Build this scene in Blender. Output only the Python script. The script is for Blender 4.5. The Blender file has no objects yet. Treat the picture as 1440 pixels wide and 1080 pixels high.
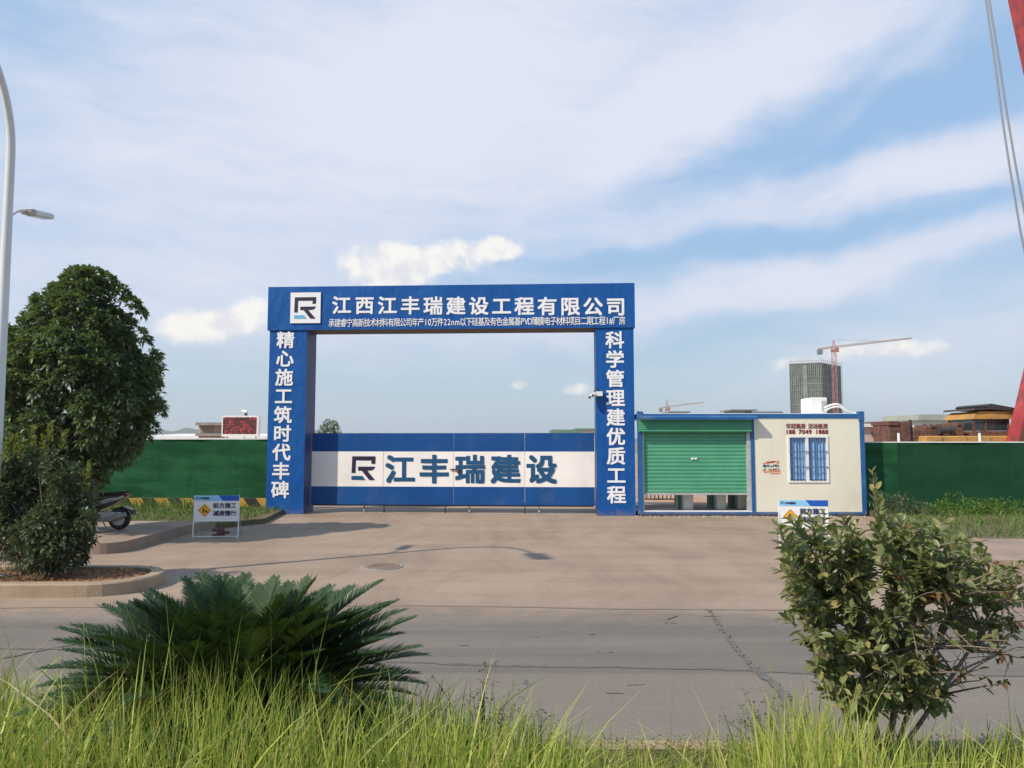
import bpy, math, random
import numpy as np
from mathutils import Vector, Matrix

S = bpy.context.scene
C = S.collection
R_ = math.radians
rng = np.random.default_rng(7)
random.seed(7)

# ------------------------------------------------------------------ camera
F, CX, CY, HOR = 1082.0, 720.0, 540.0, 621.0
EYE = 1.95
PITCH = math.atan((HOR - CY) / F)
cam_d = bpy.data.cameras.new("camera")
cam = bpy.data.objects.new("camera", cam_d)
C.objects.link(cam)
cam.location = (0, 0, EYE)
cam.rotation_euler = (R_(90) + PITCH, 0, 0)
cam_d.sensor_width = 36
cam_d.lens = F / 1440 * 36
cam_d.clip_start = 0.05
cam_d.clip_end = 20000
S.camera = cam


def ray(px, py):
    x, y = (px - CX) / F, (CY - py) / F
    return Vector((x, math.cos(PITCH) - math.sin(PITCH) * y, math.sin(PITCH) + math.cos(PITCH) * y))


def at(px, py, Y):
    d = ray(px, py)
    return Vector((0, 0, EYE)) + d * (Y / d.y)


# ------------------------------------------------------------------ sky, sun, exposure
SUN_AZ, SUN_EL = 57.0, 41.5          # light travels towards +X +Y
sv = Vector((-math.sin(R_(SUN_AZ)) * math.cos(R_(SUN_EL)), -math.cos(R_(SUN_AZ)) * math.cos(R_(SUN_EL)), math.sin(R_(SUN_EL))))
sun_d = bpy.data.lights.new("sun", "SUN")
sun = bpy.data.objects.new("sun", sun_d)
C.objects.link(sun)
sun.rotation_euler = (-sv).to_track_quat("-Z", "Y").to_euler()
sun_d.energy = 4.5
sun_d.angle = R_(0.6)
sun_d.color = (1.0, 0.89, 0.74)
S.view_settings.view_transform = "Standard"
S.view_settings.look = "None"
S.view_settings.exposure = 0.14
S.view_settings.gamma = 1.0
S.cycles.max_bounces = 6
S.cycles.transparent_max_bounces = 12
S.cycles.use_denoising = True

W = bpy.data.worlds.new("World")
S.world = W
W.use_nodes = True


class NT:
    """small helper round a node tree"""

    def __init__(self, nt):
        self.nt = nt
        nt.nodes.clear()

    def n(self, t, inp=None, **kw):
        nd = self.nt.nodes.new(t)
        for k, v in kw.items():
            setattr(nd, k, v)
        for k, v in (inp or {}).items():
            if isinstance(v, bpy.types.NodeSocket):
                self.nt.links.new(v, nd.inputs[k])
            else:
                nd.inputs[k].default_value = v
        return nd

    def math(self, op, a, b=0.0, c=0.0, clamp=False):
        return self.n("ShaderNodeMath", {0: a, 1: b, 2: c}, operation=op, use_clamp=clamp).outputs[0]

    def mix(self, f, a, b, blend="MIX"):
        return self.n("ShaderNodeMix", {0: f, 6: a, 7: b}, data_type="RGBA", blend_type=blend).outputs[2]

    def noise(self, vec, scale, detail=4, rough=0.55, dist=0.0):
        return self.n("ShaderNodeTexNoise", {"Vector": vec, "Scale": scale, "Detail": detail, "Roughness": rough, "Distortion": dist})

    def smooth(self, v, a, b, lo=0.0, hi=1.0):
        return self.n("ShaderNodeMapRange", {0: v, 1: a, 2: b, 3: lo, 4: hi}, interpolation_type="SMOOTHSTEP").outputs[0]


def rgb(r, g, b):
    f = lambda c: (c / 255 / 12.92) if c / 255 <= 0.04045 else ((c / 255 + 0.055) / 1.055) ** 2.4
    return (f(r), f(g), f(b), 1.0)


SKY_STRENGTH = 0.10
w = NT(W.node_tree)
sky = w.n("ShaderNodeTexSky", sky_type="NISHITA", sun_disc=False, sun_elevation=R_(SUN_EL), sun_rotation=R_(180 + SUN_AZ),
          air_density=1.0, dust_density=1.6, ozone_density=1.4)
tc = w.n("ShaderNodeTexCoord").outputs["Generated"]
sx = w.n("ShaderNodeSeparateXYZ", {0: tc})
az = w.math("ARCTAN2", sx.outputs[0], sx.outputs[1])
el = w.math("ARCSINE", sx.outputs[2])
uv = w.n("ShaderNodeCombineXYZ", {0: az, 1: el, 2: 0.0}).outputs[0]
wn = w.noise(uv, 5.0, 4, 0.55).outputs["Color"]
wv = w.n("ShaderNodeVectorMath", {0: wn, 1: (0.5, 0.5, 0.5)}, operation="SUBTRACT").outputs[0]
warp = w.n("ShaderNodeVectorMath", {0: wv, 1: (0.14, 0.10, 0.0), 2: uv}, operation="MULTIPLY_ADD").outputs[0]


def uvpx(px, py):
    d = ray(px, py).normalized()
    return math.atan2(d.x, d.y), math.asin(d.z)


def blob(vec, px, py, lpx, wpx, ang, amp):
    """soft elongated patch of cloud in azimuth and elevation"""
    u, v = uvpx(px, py)
    m = w.n("ShaderNodeMapping", {0: vec, 1: (u, v, 0), 2: (0, 0, R_(ang)), 3: (lpx / F, wpx / F, 1)}, vector_type="TEXTURE").outputs[0]
    ln = w.n("ShaderNodeVectorMath", {0: m}, operation="LENGTH").outputs["Value"]
    return w.smooth(ln, 0.15, 1.0, amp, 0.0)


def total(vec, lst):
    acc = None
    for b in lst:
        o = blob(vec, *b)
        acc = o if acc is None else w.math("ADD", acc, o)
    return acc


# thin high cloud: (px, py, half length, half width, slope, amount)
veil = total(warp, [
    (420, 200, 720, 330, 8, 0.85), (760, 60, 560, 230, 12, 0.6), (1130, 60, 420, 130, 25, 0.8), (900, 210, 330, 110, 28, 0.45),
    (1120, 280, 420, 62, 9, 0.75), (1400, 235, 260, 60, 8, 0.7), (1160, 385, 360, 52, 10, 0.75), (1420, 330, 140, 30, 8, 0.35),
    (960, 430, 420, 60, 6, 0.45), (1330, 480, 360, 90, 6, 0.55), (640, 470, 420, 70, 3, 0.35), (200, 430, 420, 100, 4, 0.40),
    (1300, 560, 420, 50, 0, 0.35), (1300, 70, 200, 26, 30, 0.3)])
gaps = total(warp, [
    (1010, 210, 330, 56, 17, 0.58), (1300, 160, 260, 60, 15, 0.42), (1020, 345, 360, 34, 6, 0.58), (1330, 300, 220, 32, 9, 0.45),
    (100, 50, 220, 70, -28, 0.30), (20, 150, 130, 60, -20, 0.15), (980, 470, 200, 50, 8, 0.3)])
strk = w.n("ShaderNodeMapping", {0: warp, 2: (0, 0, R_(14)), 3: (2.2, 13.0, 1)}, vector_type="POINT").outputs[0]
fib = w.noise(strk, 2.2, 6, 0.6).outputs["Fac"]
fib2 = w.noise(uv, 9.0, 6, 0.6).outputs["Fac"]
fibs = w.math("MULTIPLY_ADD", w.math("SUBTRACT", fib, 0.5), 1.1, w.math("MULTIPLY", w.math("SUBTRACT", fib2, 0.5), 0.35))
fib3 = w.noise(w.n("ShaderNodeMapping", {0: warp, 2: (0, 0, R_(20)), 3: (5.0, 22.0, 1)}, vector_type="POINT").outputs[0], 2.0, 7, 0.7).outputs["Fac"]
fibs = w.math("MULTIPLY_ADD", w.math("SUBTRACT", fib3, 0.5), 0.9, fibs)
dens = w.math("ADD", w.math("SUBTRACT", w.math("ADD", veil, 0.10), gaps), w.math("MULTIPLY", fibs, 0.75))
dens = w.smooth(dens, -0.30, 1.35)
dens = w.math("MULTIPLY", dens, w.smooth(el, -0.01, 0.16, 0.35, 1.0))
# low heaped clouds
cun = w.noise(uv, 26.0, 6, 0.56).outputs["Fac"]
cub = total(uv, [
    (535, 380, 105, 52, 6, 1.1), (575, 372, 80, 44, 0, 0.8), (655, 358, 105, 34, 6, 1.1), (705, 350, 50, 22, 0, 0.7),
    (275, 460, 86, 38, 4, 1.1), (340, 446, 62, 38, 10, 1.05), (733, 541, 22, 12, 0, 0.9), (820, 546, 46, 14, 0, 0.75),
    (1190, 500, 120, 28, 6, 0.85), (1275, 491, 70, 20, 0, 0.8), (1120, 512, 46, 16, 0, 0.7)])
cu = w.smooth(w.math("ADD", cub, w.math("MULTIPLY", w.math("SUBTRACT", cun, 0.5), 2.6)), 0.14, 1.30)
cu = w.math("MULTIPLY", cu, w.smooth(cub, 0.02, 0.30))
cu = w.math("MULTIPLY", cu, 0.92)
k = 1.0 / SKY_STRENGTH
blue = w.mix(w.smooth(el, 0.0, 0.30), (0.49 * k, 0.625 * k, 0.72 * k, 1), (0.34 * k, 0.54 * k, 0.82 * k, 1))
base = w.mix(0.78, sky.outputs[0], blue)
c1 = w.mix(dens, base, (0.69 * k, 0.725 * k, 0.83 * k, 1))
cun2 = w.noise(uv, 40.0, 4, 0.5).outputs["Fac"]
cuc = w.mix(w.smooth(w.math("ADD", cun, w.math("MULTIPLY", cun2, 0.6)), 0.62, 0.92), (0.74 * k, 0.74 * k, 0.78 * k, 1), (0.92 * k, 0.89 * k, 0.84 * k, 1))
c2 = w.mix(cu, c1, cuc)
bg = w.n("ShaderNodeBackground", {0: c2, 1: SKY_STRENGTH})
w.n("ShaderNodeOutputWorld", {0: bg.outputs[0]})

# ------------------------------------------------------------------ object helpers
ORG = {}


def tag(o, label=None, cat=None, group=None, kind=None):
    for k_, v in (("label", label), ("category", cat), ("group", group), ("kind", kind)):
        if v:
            o[k_] = v
    return o


def thing(name, label, cat, loc=(0, 0, 0), group=None):
    o = bpy.data.objects.new(name, None)
    o.empty_display_size = 0.2
    C.objects.link(o)
    o.location = loc
    ORG[o.name] = Vector(loc)
    return tag(o, label, cat, group)


def link_mesh(name, me, parent):
    o = bpy.data.objects.new(name, me)
    C.objects.link(o)
    if parent is not None:
        o.parent = parent
        ORG[o.name] = ORG[parent.name]
    else:
        ORG[o.name] = Vector((0, 0, 0))
    return o


def kids(o):
    return [c for c in C.objects if c.parent == o]


def copy_tree(o, parent=None):
    c = o.copy()
    C.objects.link(c)
    if parent is not None:
        c.parent = parent
    ORG[c.name] = ORG.get(o.name, Vector())
    for ch in kids(o):
        copy_tree(ch, c)
    return c


class MB:
    """mesh builder: everything added goes into ONE mesh"""

    def __init__(self, M=None):
        self.v, self.f, self.m = [], [], []
        self.M = M
        self.mi = 0
        self.smooth = False

    def add(self, vs, fs):
        o = len(self.v)
        for p in vs:
            p = Vector(p)
            self.v.append(self.M @ p if self.M is not None else p)
        for q in fs:
            self.f.append([i + o for i in q])
            self.m.append(self.mi)
        return self

    def box(self, x0, x1, y0, y1, z0, z1):
        return self.add([(x0, y0, z0), (x1, y0, z0), (x1, y1, z0), (x0, y1, z0), (x0, y0, z1), (x1, y0, z1), (x1, y1, z1), (x0, y1, z1)],
                        [(3, 2, 1, 0), (4, 5, 6, 7), (0, 1, 5, 4), (1, 2, 6, 5), (2, 3, 7, 6), (3, 0, 4, 7)])

    def bevbox(self, x0, x1, y0, y1, z0, z1, b=0.01):
        """box with its vertical edges and top cut back"""
        o = [(x0 + b, y0), (x1 - b, y0), (x1, y0 + b), (x1, y1 - b), (x1 - b, y1), (x0 + b, y1), (x0, y1 - b), (x0, y0 + b)]
        i = [(x0 + 2 * b, y0 + b), (x1 - 2 * b, y0 + b), (x1 - b, y0 + 2 * b), (x1 - b, y1 - 2 * b), (x1 - 2 * b, y1 - b), (x0 + 2 * b, y1 - b), (x0 + b, y1 - 2 * b), (x0 + b, y0 + 2 * b)]
        vs = [(x, y, z0) for x, y in o] + [(x, y, z1 - b) for x, y in o] + [(x, y, z1) for x, y in i]
        fs = [tuple(range(7, -1, -1)), tuple(range(16, 24))]
        for a in range(8):
            c = (a + 1) % 8
            fs += [(a, c, 8 + c, 8 + a), (8 + a, 8 + c, 16 + c, 16 + a)]
        return self.add(vs, fs)

    def prism(self, poly, a0, a1, axis="z"):
        """polygon (counter-clockwise) pushed along an axis"""
        n = len(poly)
        mk = {"z": lambda p, a: (p[0], p[1], a), "y": lambda p, a: (p[0], a, p[1]), "x": lambda p, a: (a, p[0], p[1])}[axis]
        vs = [mk(p, a0) for p in poly] + [mk(p, a1) for p in poly]
        fs = [tuple(range(n - 1, -1, -1)), tuple(range(n, 2 * n))] + [(i, (i + 1) % n, n + (i + 1) % n, n + i) for i in range(n)]
        return self.add(vs, fs)

    def tube(self, pts, r, seg=8, r1=None, cap=True):
        pts = [Vector(p) for p in pts]
        n = len(pts)
        rs = r if isinstance(r, (list, tuple)) else [r + ((r1 if r1 is not None else r) - r) * i / max(n - 1, 1) for i in range(n)]
        vs, fs = [], []
        ref = None
        for i, p in enumerate(pts):
            d = (pts[min(i + 1, n - 1)] - pts[max(i - 1, 0)])
            d = d.normalized() if d.length > 1e-9 else Vector((0, 0, 1))
            if ref is None:
                ref = Vector((0, 0, 1)) if abs(d.z) < 0.9 else Vector((1, 0, 0))
            a = d.cross(ref)
            if a.length < 1e-4:
                a = d.cross(Vector((0.3, 1, 0.2)))
            a.normalize()
            b = a.cross(d).normalized()
            ref = b
            for s in range(seg):
                t = 2 * math.pi * s / seg
                vs.append(p + a * (rs[i] * math.cos(t)) + b * (rs[i] * math.sin(t)))
        for i in range(n - 1):
            for s in range(seg):
                q = (s + 1) % seg
                fs.append((i * seg + s, i * seg + q, (i + 1) * seg + q, (i + 1) * seg + s))
        if cap:
            fs.append(tuple(range(seg - 1, -1, -1)))
            fs.append(tuple((n - 1) * seg + s for s in range(seg)))
        return self.add(vs, fs)

    def bar(self, a, b, r):
        return self.tube([a, b], r, 4)

    def lathe(self, prof, c, axis="z", seg=24):
        """(radius, height) profile turned round an axis through c"""
        vs, fs = [], []
        for r, h in prof:
            for s in range(seg):
                t = 2 * math.pi * s / seg
                x, y = r * math.cos(t), r * math.sin(t)
                vs.append({"z": (c[0] + x, c[1] + y, c[2] + h), "y": (c[0] + x, c[1] + h, c[2] + y), "x": (c[0] + h, c[1] + x, c[2] + y)}[axis])
        for i in range(len(prof) - 1):
            for s in range(seg):
                q = (s + 1) % seg
                fs.append((i * seg + s, i * seg + q, (i + 1) * seg + q, (i + 1) * seg + s))
        fs.append(tuple(range(seg - 1, -1, -1)))
        fs.append(tuple((len(prof) - 1) * seg + s for s in range(seg)))
        return self.add(vs, fs)

    def build(self, name, mats, parent=None, smooth=False):
        me = bpy.data.meshes.new(name)
        o_ = ORG[parent.name] if parent is not None else Vector((0, 0, 0))
        me.from_pydata([tuple(p - o_) for p in self.v], [], self.f)
        for m in (mats if isinstance(mats, (list, tuple)) else [mats]):
            me.materials.append(m)
        me.polygons.foreach_set("material_index", self.m)
        if smooth:
            me.polygons.foreach_set("use_smooth", [True] * len(self.f))
            me.update()
            try:
                me.set_sharp_from_angle(angle=R_(40))
            except Exception:
                pass
        me.update()
        return link_mesh(name, me, parent)


def np_mesh(name, V, Fq, mat, parent=None, midx=None):
    """mesh from arrays; Fq is a list of (n,k) index arrays"""
    me = bpy.data.meshes.new(name)
    o_ = np.array(ORG[parent.name] if parent is not None else (0, 0, 0))
    V = np.asarray(V) - o_
    me.vertices.add(len(V))
    me.vertices.foreach_set("co", V.astype(np.float32).ravel())
    loops = np.concatenate([f.ravel() for f in Fq])
    tot = np.concatenate([np.full(len(f), f.shape[1]) for f in Fq])
    st = np.concatenate([[0], np.cumsum(tot)[:-1]])
    me.loops.add(len(loops))
    me.loops.foreach_set("vertex_index", loops.astype(np.int32))
    me.polygons.add(len(tot))
    me.polygons.foreach_set("loop_start", st.astype(np.int32))
    for m in (mat if isinstance(mat, (list, tuple)) else [mat]):
        me.materials.append(m)
    if midx is not None:
        me.polygons.foreach_set("material_index", midx.astype(np.int32))
    me.update(calc_edges=True)
    me.validate()
    return link_mesh(name, me, parent)


# ------------------------------------------------------------------ materials
def new_mat(name):
    m = bpy.data.materials.new(name)
    m.use_nodes = True
    return m, NT(m.node_tree)


def pm(name, c1, c2=None, scale=3.0, rough=0.7, bump=0.0, bscale=20.0, metal=0.0, stretch=(1, 1, 1), spec=0.4, detail=5, lo=0.35, hi=0.65, dirt=None, dscale=0.8, bstretch=None, mud=0.0):
    """principled material with two-tone noise, optional stain colour and bump"""
    m, t = new_mat(name)
    co = t.n("ShaderNodeTexCoord").outputs["Object"]
    mp = t.n("ShaderNodeMapping", {0: co, 3: stretch}).outputs[0]
    col = c1
    if c2 is not None:
        f = t.smooth(t.noise(mp, scale, detail, 0.6).outputs["Fac"], lo, hi)
        col = t.mix(f, c1, c2)
    if dirt is not None:
        f = t.smooth(t.noise(mp, dscale, 6, 0.65).outputs["Fac"], 0.52, 0.72)
        col = t.mix(f, col, dirt)
    if mud:
        gz = t.n("ShaderNodeSeparateXYZ", {0: co}).outputs[2]
        sp = t.math("ADD", t.noise(co, 5.0, 6, 0.75).outputs["Fac"], t.smooth(gz, 0.0, mud, 0.16, -0.25))
        col = t.mix(t.smooth(sp, 0.52, 0.74, 0.0, 0.34), col, (0.27, 0.19, 0.135, 1))
    p = t.n("ShaderNodeBsdfPrincipled", {"Base Color": col, "Roughness": rough, "Metallic": metal, "Specular IOR Level": spec})
    if bump:
        bm_ = t.n("ShaderNodeMapping", {0: co, 3: bstretch or stretch}).outputs[0]
        b = t.n("ShaderNodeBump", {"Height": t.noise(bm_, bscale, 4, 0.6).outputs["Fac"], "Strength": 1.0, "Distance": bump})
        t.nt.links.new(b.outputs[0], p.inputs["Normal"])
    t.n("ShaderNodeOutputMaterial", {0: p.outputs[0]})
    return m


def leafmat(name, c1, c2, c3=None, trans=0.25, rough=0.45, spec=0.35, thr=0.93):
    """leaf: colour differs from leaf to leaf; some light passes through"""
    m, t = new_mat(name)
    r = t.n("ShaderNodeNewGeometry").outputs["Random Per Island"]
    col = t.mix(r, c1, c2)
    if c3 is not None:
        f = t.math("GREATER_THAN", t.math("FRACT", t.math("MULTIPLY", r, 37.3)), thr)
        col = t.mix(f, col, c3)
    p = t.n("ShaderNodeBsdfPrincipled", {"Base Color": col, "Roughness": rough, "Specular IOR Level": spec})
    tl = t.n("ShaderNodeBsdfTranslucent", {0: t.mix(0.6, col, (0.25, 0.35, 0.03, 1), "MIX")})
    mx = t.n("ShaderNodeMixShader", {0: trans, 1: p.outputs[0], 2: tl.outputs[0]})
    t.n("ShaderNodeOutputMaterial", {0: mx.outputs[0]})
    return m


M = {}
M["blue_vinyl"] = pm("blue_vinyl", (0.005, 0.074, 0.285, 1), (0.007, 0.088, 0.32, 1), 1.2, 0.5, 0.05, 2.5, mud=0.45, bstretch=(1.0, 1.0, 0.5), spec=0.22)
M["blue_vinyl_shaded"] = pm("shaded_blue_vinyl", (0.028, 0.050, 0.15, 1), (0.040, 0.065, 0.17, 1), 1.2, 0.5, 0.02, 3.0)  # same vinyl on the portal's sides and back, with shade painted into its colour
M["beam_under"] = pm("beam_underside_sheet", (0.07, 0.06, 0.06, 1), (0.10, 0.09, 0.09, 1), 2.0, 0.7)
M["white_ink"] = pm("white_print", (0.80, 0.80, 0.82, 1), (0.76, 0.76, 0.79, 1), 2, 0.5)
M["logo_dark"] = pm("dark_violet_print", (0.020, 0.014, 0.045, 1), None, rough=0.5)
M["logo_cyan"] = pm("pale_cyan_print", (0.12, 0.42, 0.62, 1), None, rough=0.5)
M["logo_teal"] = pm("teal_blue_print", (0.008, 0.075, 0.18, 1), None, rough=0.5)
M["gate_blue"] = pm("gate_blue_sheet", (0.006, 0.062, 0.225, 1), (0.008, 0.074, 0.26, 1), 1.0, 0.45, 0.006, 1.6, mud=0.45, spec=0.25, dirt=(0.03, 0.085, 0.23, 1), dscale=1.2)
M["gate_white"] = pm("gate_white_sheet", (0.86, 0.81, 0.78, 1), (0.82, 0.775, 0.74, 1), 1.0, 0.45, 0.004, 1.6, dirt=(0.74, 0.69, 0.65, 1), dscale=0.9)
M["steel"] = pm("dull_galvanised_steel", (0.42, 0.42, 0.43, 1), (0.32, 0.32, 0.33, 1), 8, 0.5, metal=0.3)
M["dark_metal"] = pm("dark_metal", (0.03, 0.03, 0.035, 1), (0.06, 0.05, 0.05, 1), 8, 0.5)
M["rubber"] = pm("black_rubber", (0.018, 0.018, 0.02, 1), (0.03, 0.03, 0.03, 1), 10, 0.75)
M["blue_paint"] = pm("blue_frame_paint", (0.012, 0.090, 0.26, 1), (0.02, 0.115, 0.30, 1), 2, 0.45, mud=0.5, dirt=(0.09, 0.16, 0.28, 1), dscale=1.5)
M["cream"] = pm("cream_sandwich_panel", (0.74, 0.71, 0.59, 1), (0.70, 0.67, 0.55, 1), 0.7, 0.5, dirt=(0.65, 0.61, 0.50, 1), dscale=0.6)
M["shutter"] = pm("green_shutter_paint", (0.075, 0.31, 0.18, 1), (0.09, 0.345, 0.205, 1), 1.5, 0.5, dirt=(0.14, 0.36, 0.24, 1), dscale=0.8)
M["hood"] = pm("green_hood_paint", (0.06, 0.27, 0.16, 1), (0.07, 0.30, 0.18, 1), 1.5, 0.45)
M["rail"] = pm("pale_zinc_rail", (0.50, 0.51, 0.50, 1), (0.40, 0.41, 0.41, 1), 6, 0.45, metal=0.2)
M["white_pvc"] = pm("white_window_plastic", (0.80, 0.80, 0.79, 1), (0.74, 0.74, 0.73, 1), 4, 0.4)
M["curtain"] = pm("light_blue_curtain", (0.24, 0.40, 0.66, 1), (0.34, 0.50, 0.74, 1), 9, 0.8, stretch=(3, 3, 0.3))
M["bar_blue"] = pm("grey_blue_bar_paint", (0.07, 0.15, 0.26, 1), None, rough=0.5)
M["red_ink"] = pm("dark_red_print", (0.20, 0.014, 0.016, 1), (0.24, 0.02, 0.02, 1), 3, 0.6)
M["orange_ink"] = pm("orange_print", (0.70, 0.20, 0.08, 1), (0.65, 0.26, 0.13, 1), 9, 0.6)
M["navy_ink"] = pm("navy_print", (0.02, 0.022, 0.085, 1), None, rough=0.6)
M["turf"] = pm("artificial_turf", (0.013, 0.072, 0.030, 1), (0.027, 0.125, 0.051, 1), 1.6, 0.9, 0.02, 130, stretch=(0.5, 1, 1.6), spec=0.1, dirt=(0.022, 0.13, 0.055, 1), dscale=0.7, bstretch=(1, 1, 1))
M["turf_dark"] = pm("artificial_turf_dark", (0.013, 0.058, 0.029, 1), (0.019, 0.077, 0.037, 1), 1.5, 0.9, 0.02, 130, stretch=(0.5, 1, 1.2), spec=0.1, bstretch=(1, 1, 1))
M["black_paint"] = pm("black_board_paint", (0.018, 0.018, 0.018, 1), (0.04, 0.038, 0.035, 1), 5, 0.6)
M["yellow_paint"] = pm("faded_yellow_paint", (0.50, 0.30, 0.045, 1), (0.42, 0.25, 0.05, 1), 5, 0.6)
M["white_paint"] = pm("white_paint", (0.78, 0.78, 0.78, 1), (0.70, 0.70, 0.69, 1), 5, 0.45)
M["sign_white"] = pm("white_sign_board", (0.80, 0.81, 0.83, 1), None, rough=0.45)
M["sign_cyan"] = pm("sky_blue_sign_band", (0.20, 0.52, 0.82, 1), (0.34, 0.66, 0.88, 1), 1.0, 0.45)
M["sign_blue"] = pm("royal_blue_sign_band", (0.015, 0.10, 0.48, 1), None, rough=0.45)
M["sign_yellow"] = pm("amber_sign_print", (0.85, 0.42, 0.03, 1), None, rough=0.45)
M["black_ink"] = pm("black_print", (0.015, 0.013, 0.012, 1), None, rough=0.6)
M["concrete_grey"] = pm("weathered_concrete", (0.30, 0.29, 0.27, 1), (0.22, 0.21, 0.20, 1), 4, 0.85, 0.01, 20)
M["brick_red"] = pm("red_brick_lump", (0.16, 0.07, 0.06, 1), (0.10, 0.055, 0.05, 1), 9, 0.9, 0.02, 30)
M["bark"] = pm("grey_brown_bark", (0.10, 0.075, 0.055, 1), (0.17, 0.135, 0.105, 1), 14, 0.9, 0.01, 30, stretch=(1, 1, 0.25))
M["twig"] = pm("grey_brown_twig", (0.15, 0.11, 0.085, 1), (0.23, 0.18, 0.14, 1), 25, 0.85)
M["leaf_tree"] = leafmat("camphor_leaf", (0.055, 0.095, 0.046, 1), (0.145, 0.200, 0.090, 1), (0.20, 0.26, 0.11, 1), 0.25, 0.40, 0.5, 0.88)
M["leaf_bush"] = leafmat("dark_shrub_leaf", (0.052, 0.082, 0.048, 1), (0.125, 0.155, 0.085, 1), (0.16, 0.16, 0.07, 1), 0.18, 0.42, 0.45, 0.94)
M["leaf_tip"] = leafmat("young_shrub_leaf", (0.12, 0.15, 0.035, 1), (0.20, 0.20, 0.06, 1), (0.22, 0.10, 0.05, 1), 0.3, 0.5, 0.3, 0.9)
M["leaf_near"] = leafmat("glossy_shrub_leaf", (0.115, 0.140, 0.058, 1), (0.240, 0.255, 0.105, 1), (0.34, 0.29, 0.12, 1), 0.28, 0.40, 0.45, 0.90)
M["leaf_dead"] = leafmat("withered_shrub_leaf", (0.13, 0.07, 0.035, 1), (0.18, 0.10, 0.05, 1), None, 0.15, 0.7, 0.2)
M["leaf_red"] = leafmat("red_new_leaf", (0.26, 0.07, 0.035, 1), (0.30, 0.12, 0.05, 1), None, 0.3, 0.45, 0.3)
M["frond"] = leafmat("cycad_leaflet", (0.015, 0.044, 0.016, 1), (0.038, 0.080, 0.026, 1), (0.10, 0.09, 0.03, 1), 0.10, 0.5, 0.25, 0.97)
M["rachis"] = pm("cycad_rachis", (0.06, 0.11, 0.03, 1), (0.09, 0.13, 0.04, 1), 10, 0.5)
M["cycad_trunk"] = pm("cycad_trunk_scales", (0.07, 0.05, 0.035, 1), (0.13, 0.10, 0.07, 1), 16, 0.95, 0.03, 24)
M["grass_tall"] = leafmat("tall_yellow_green_grass", (0.16, 0.245, 0.040, 1), (0.53, 0.56, 0.12, 1), (0.50, 0.39, 0.19, 1), 0.38, 0.45, 0.3, 0.90)
M["grass_low"] = leafmat("low_green_grass", (0.055, 0.12, 0.022, 1), (0.12, 0.20, 0.04, 1), (0.25, 0.22, 0.09, 1), 0.25, 0.55, 0.2, 0.93)
M["weed"] = leafmat("bright_weed_leaf", (0.075, 0.16, 0.025, 1), (0.14, 0.24, 0.05, 1), None, 0.28, 0.5, 0.25)
M["weed_dark"] = leafmat("dull_weed_leaf", (0.05, 0.075, 0.025, 1), (0.10, 0.12, 0.05, 1), (0.16, 0.10, 0.06, 1), 0.2, 0.6, 0.2, 0.85)
M["lamp_white"] = pm("lamp_post_enamel", (0.70, 0.70, 0.69, 1), (0.62, 0.62, 0.61, 1), 2, 0.4, stretch=(1, 1, 0.2))
M["lamp_glass"] = pm("lamp_lens", (0.55, 0.56, 0.58, 1), None, rough=0.2)
M["crane_red"] = pm("faded_red_crane_paint", (0.40, 0.055, 0.055, 1), (0.27, 0.04, 0.05, 1), 1.3, 0.55, dirt=(0.11, 0.045, 0.045, 1), dscale=1.6)
M["rust"] = pm("rusty_iron", (0.085, 0.045, 0.035, 1), (0.16, 0.075, 0.05, 1), 6, 0.85, 0.01, 20)
M["machine_yellow"] = pm("dirty_machine_yellow", (0.50, 0.27, 0.06, 1), (0.40, 0.23, 0.08, 1), 3, 0.6, dirt=(0.22, 0.14, 0.08, 1), dscale=2)
M["dark_glass"] = pm("dark_cab_glass", (0.03, 0.04, 0.045, 1), None, rough=0.12, spec=0.6)
M["cable"] = pm("grey_steel_rope", (0.26, 0.27, 0.30, 1), None, rough=0.5, metal=0.2)
M["scooter_black"] = pm("black_scooter_plastic", (0.014, 0.014, 0.017, 1), None, rough=0.3, spec=0.5)
M["scooter_silver"] = pm("silver_scooter_trim", (0.42, 0.43, 0.45, 1), None, rough=0.35, metal=0.5)
M["red_lens"] = pm("red_tail_lens", (0.35, 0.01, 0.01, 1), None, rough=0.15)
M["far_wall"] = pm("far_grey_wall", (0.42, 0.41, 0.39, 1), (0.35, 0.34, 0.33, 1), 0.2, 0.8)
M["far_white"] = pm("far_white_wall", (0.66, 0.65, 0.61, 1), (0.58, 0.57, 0.54, 1), 0.2, 0.8)
M["far_pink"] = pm("far_pink_plaster", (0.48, 0.35, 0.29, 1), (0.40, 0.29, 0.24, 1), 0.8, 0.85)
M["far_green"] = pm("far_green_sheet", (0.10, 0.20, 0.16, 1), (0.14, 0.24, 0.19, 1), 0.5, 0.8)
M["far_roof"] = pm("far_dark_roof", (0.16, 0.16, 0.17, 1), (0.22, 0.21, 0.21, 1), 0.5, 0.8)
M["far_blue"] = pm("far_blue_roof", (0.22, 0.33, 0.45, 1), None, rough=0.7)
M["grey_green_roof"] = pm("far_grey_green_roof", (0.36, 0.38, 0.33, 1), (0.30, 0.32, 0.28, 1), 0.2, 0.8)
M["hill"] = pm("wooded_hill", (0.05, 0.075, 0.045, 1), (0.085, 0.10, 0.06, 1), 0.01, 0.95)
M["soil"] = pm("red_soil", (0.24, 0.115, 0.065, 1), (0.34, 0.18, 0.105, 1), 9, 0.95, 0.03, 30, dirt=(0.16, 0.10, 0.06, 1), dscale=3)
M["litter"] = leafmat("dry_leaf_litter", (0.22, 0.10, 0.045, 1), (0.38, 0.19, 0.09, 1), None, 0.1, 0.8, 0.15)
M["site_earth"] = pm("site_earth", (0.33, 0.20, 0.13, 1), (0.42, 0.29, 0.20, 1), 0.6, 0.95, 0.02, 8)
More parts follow.
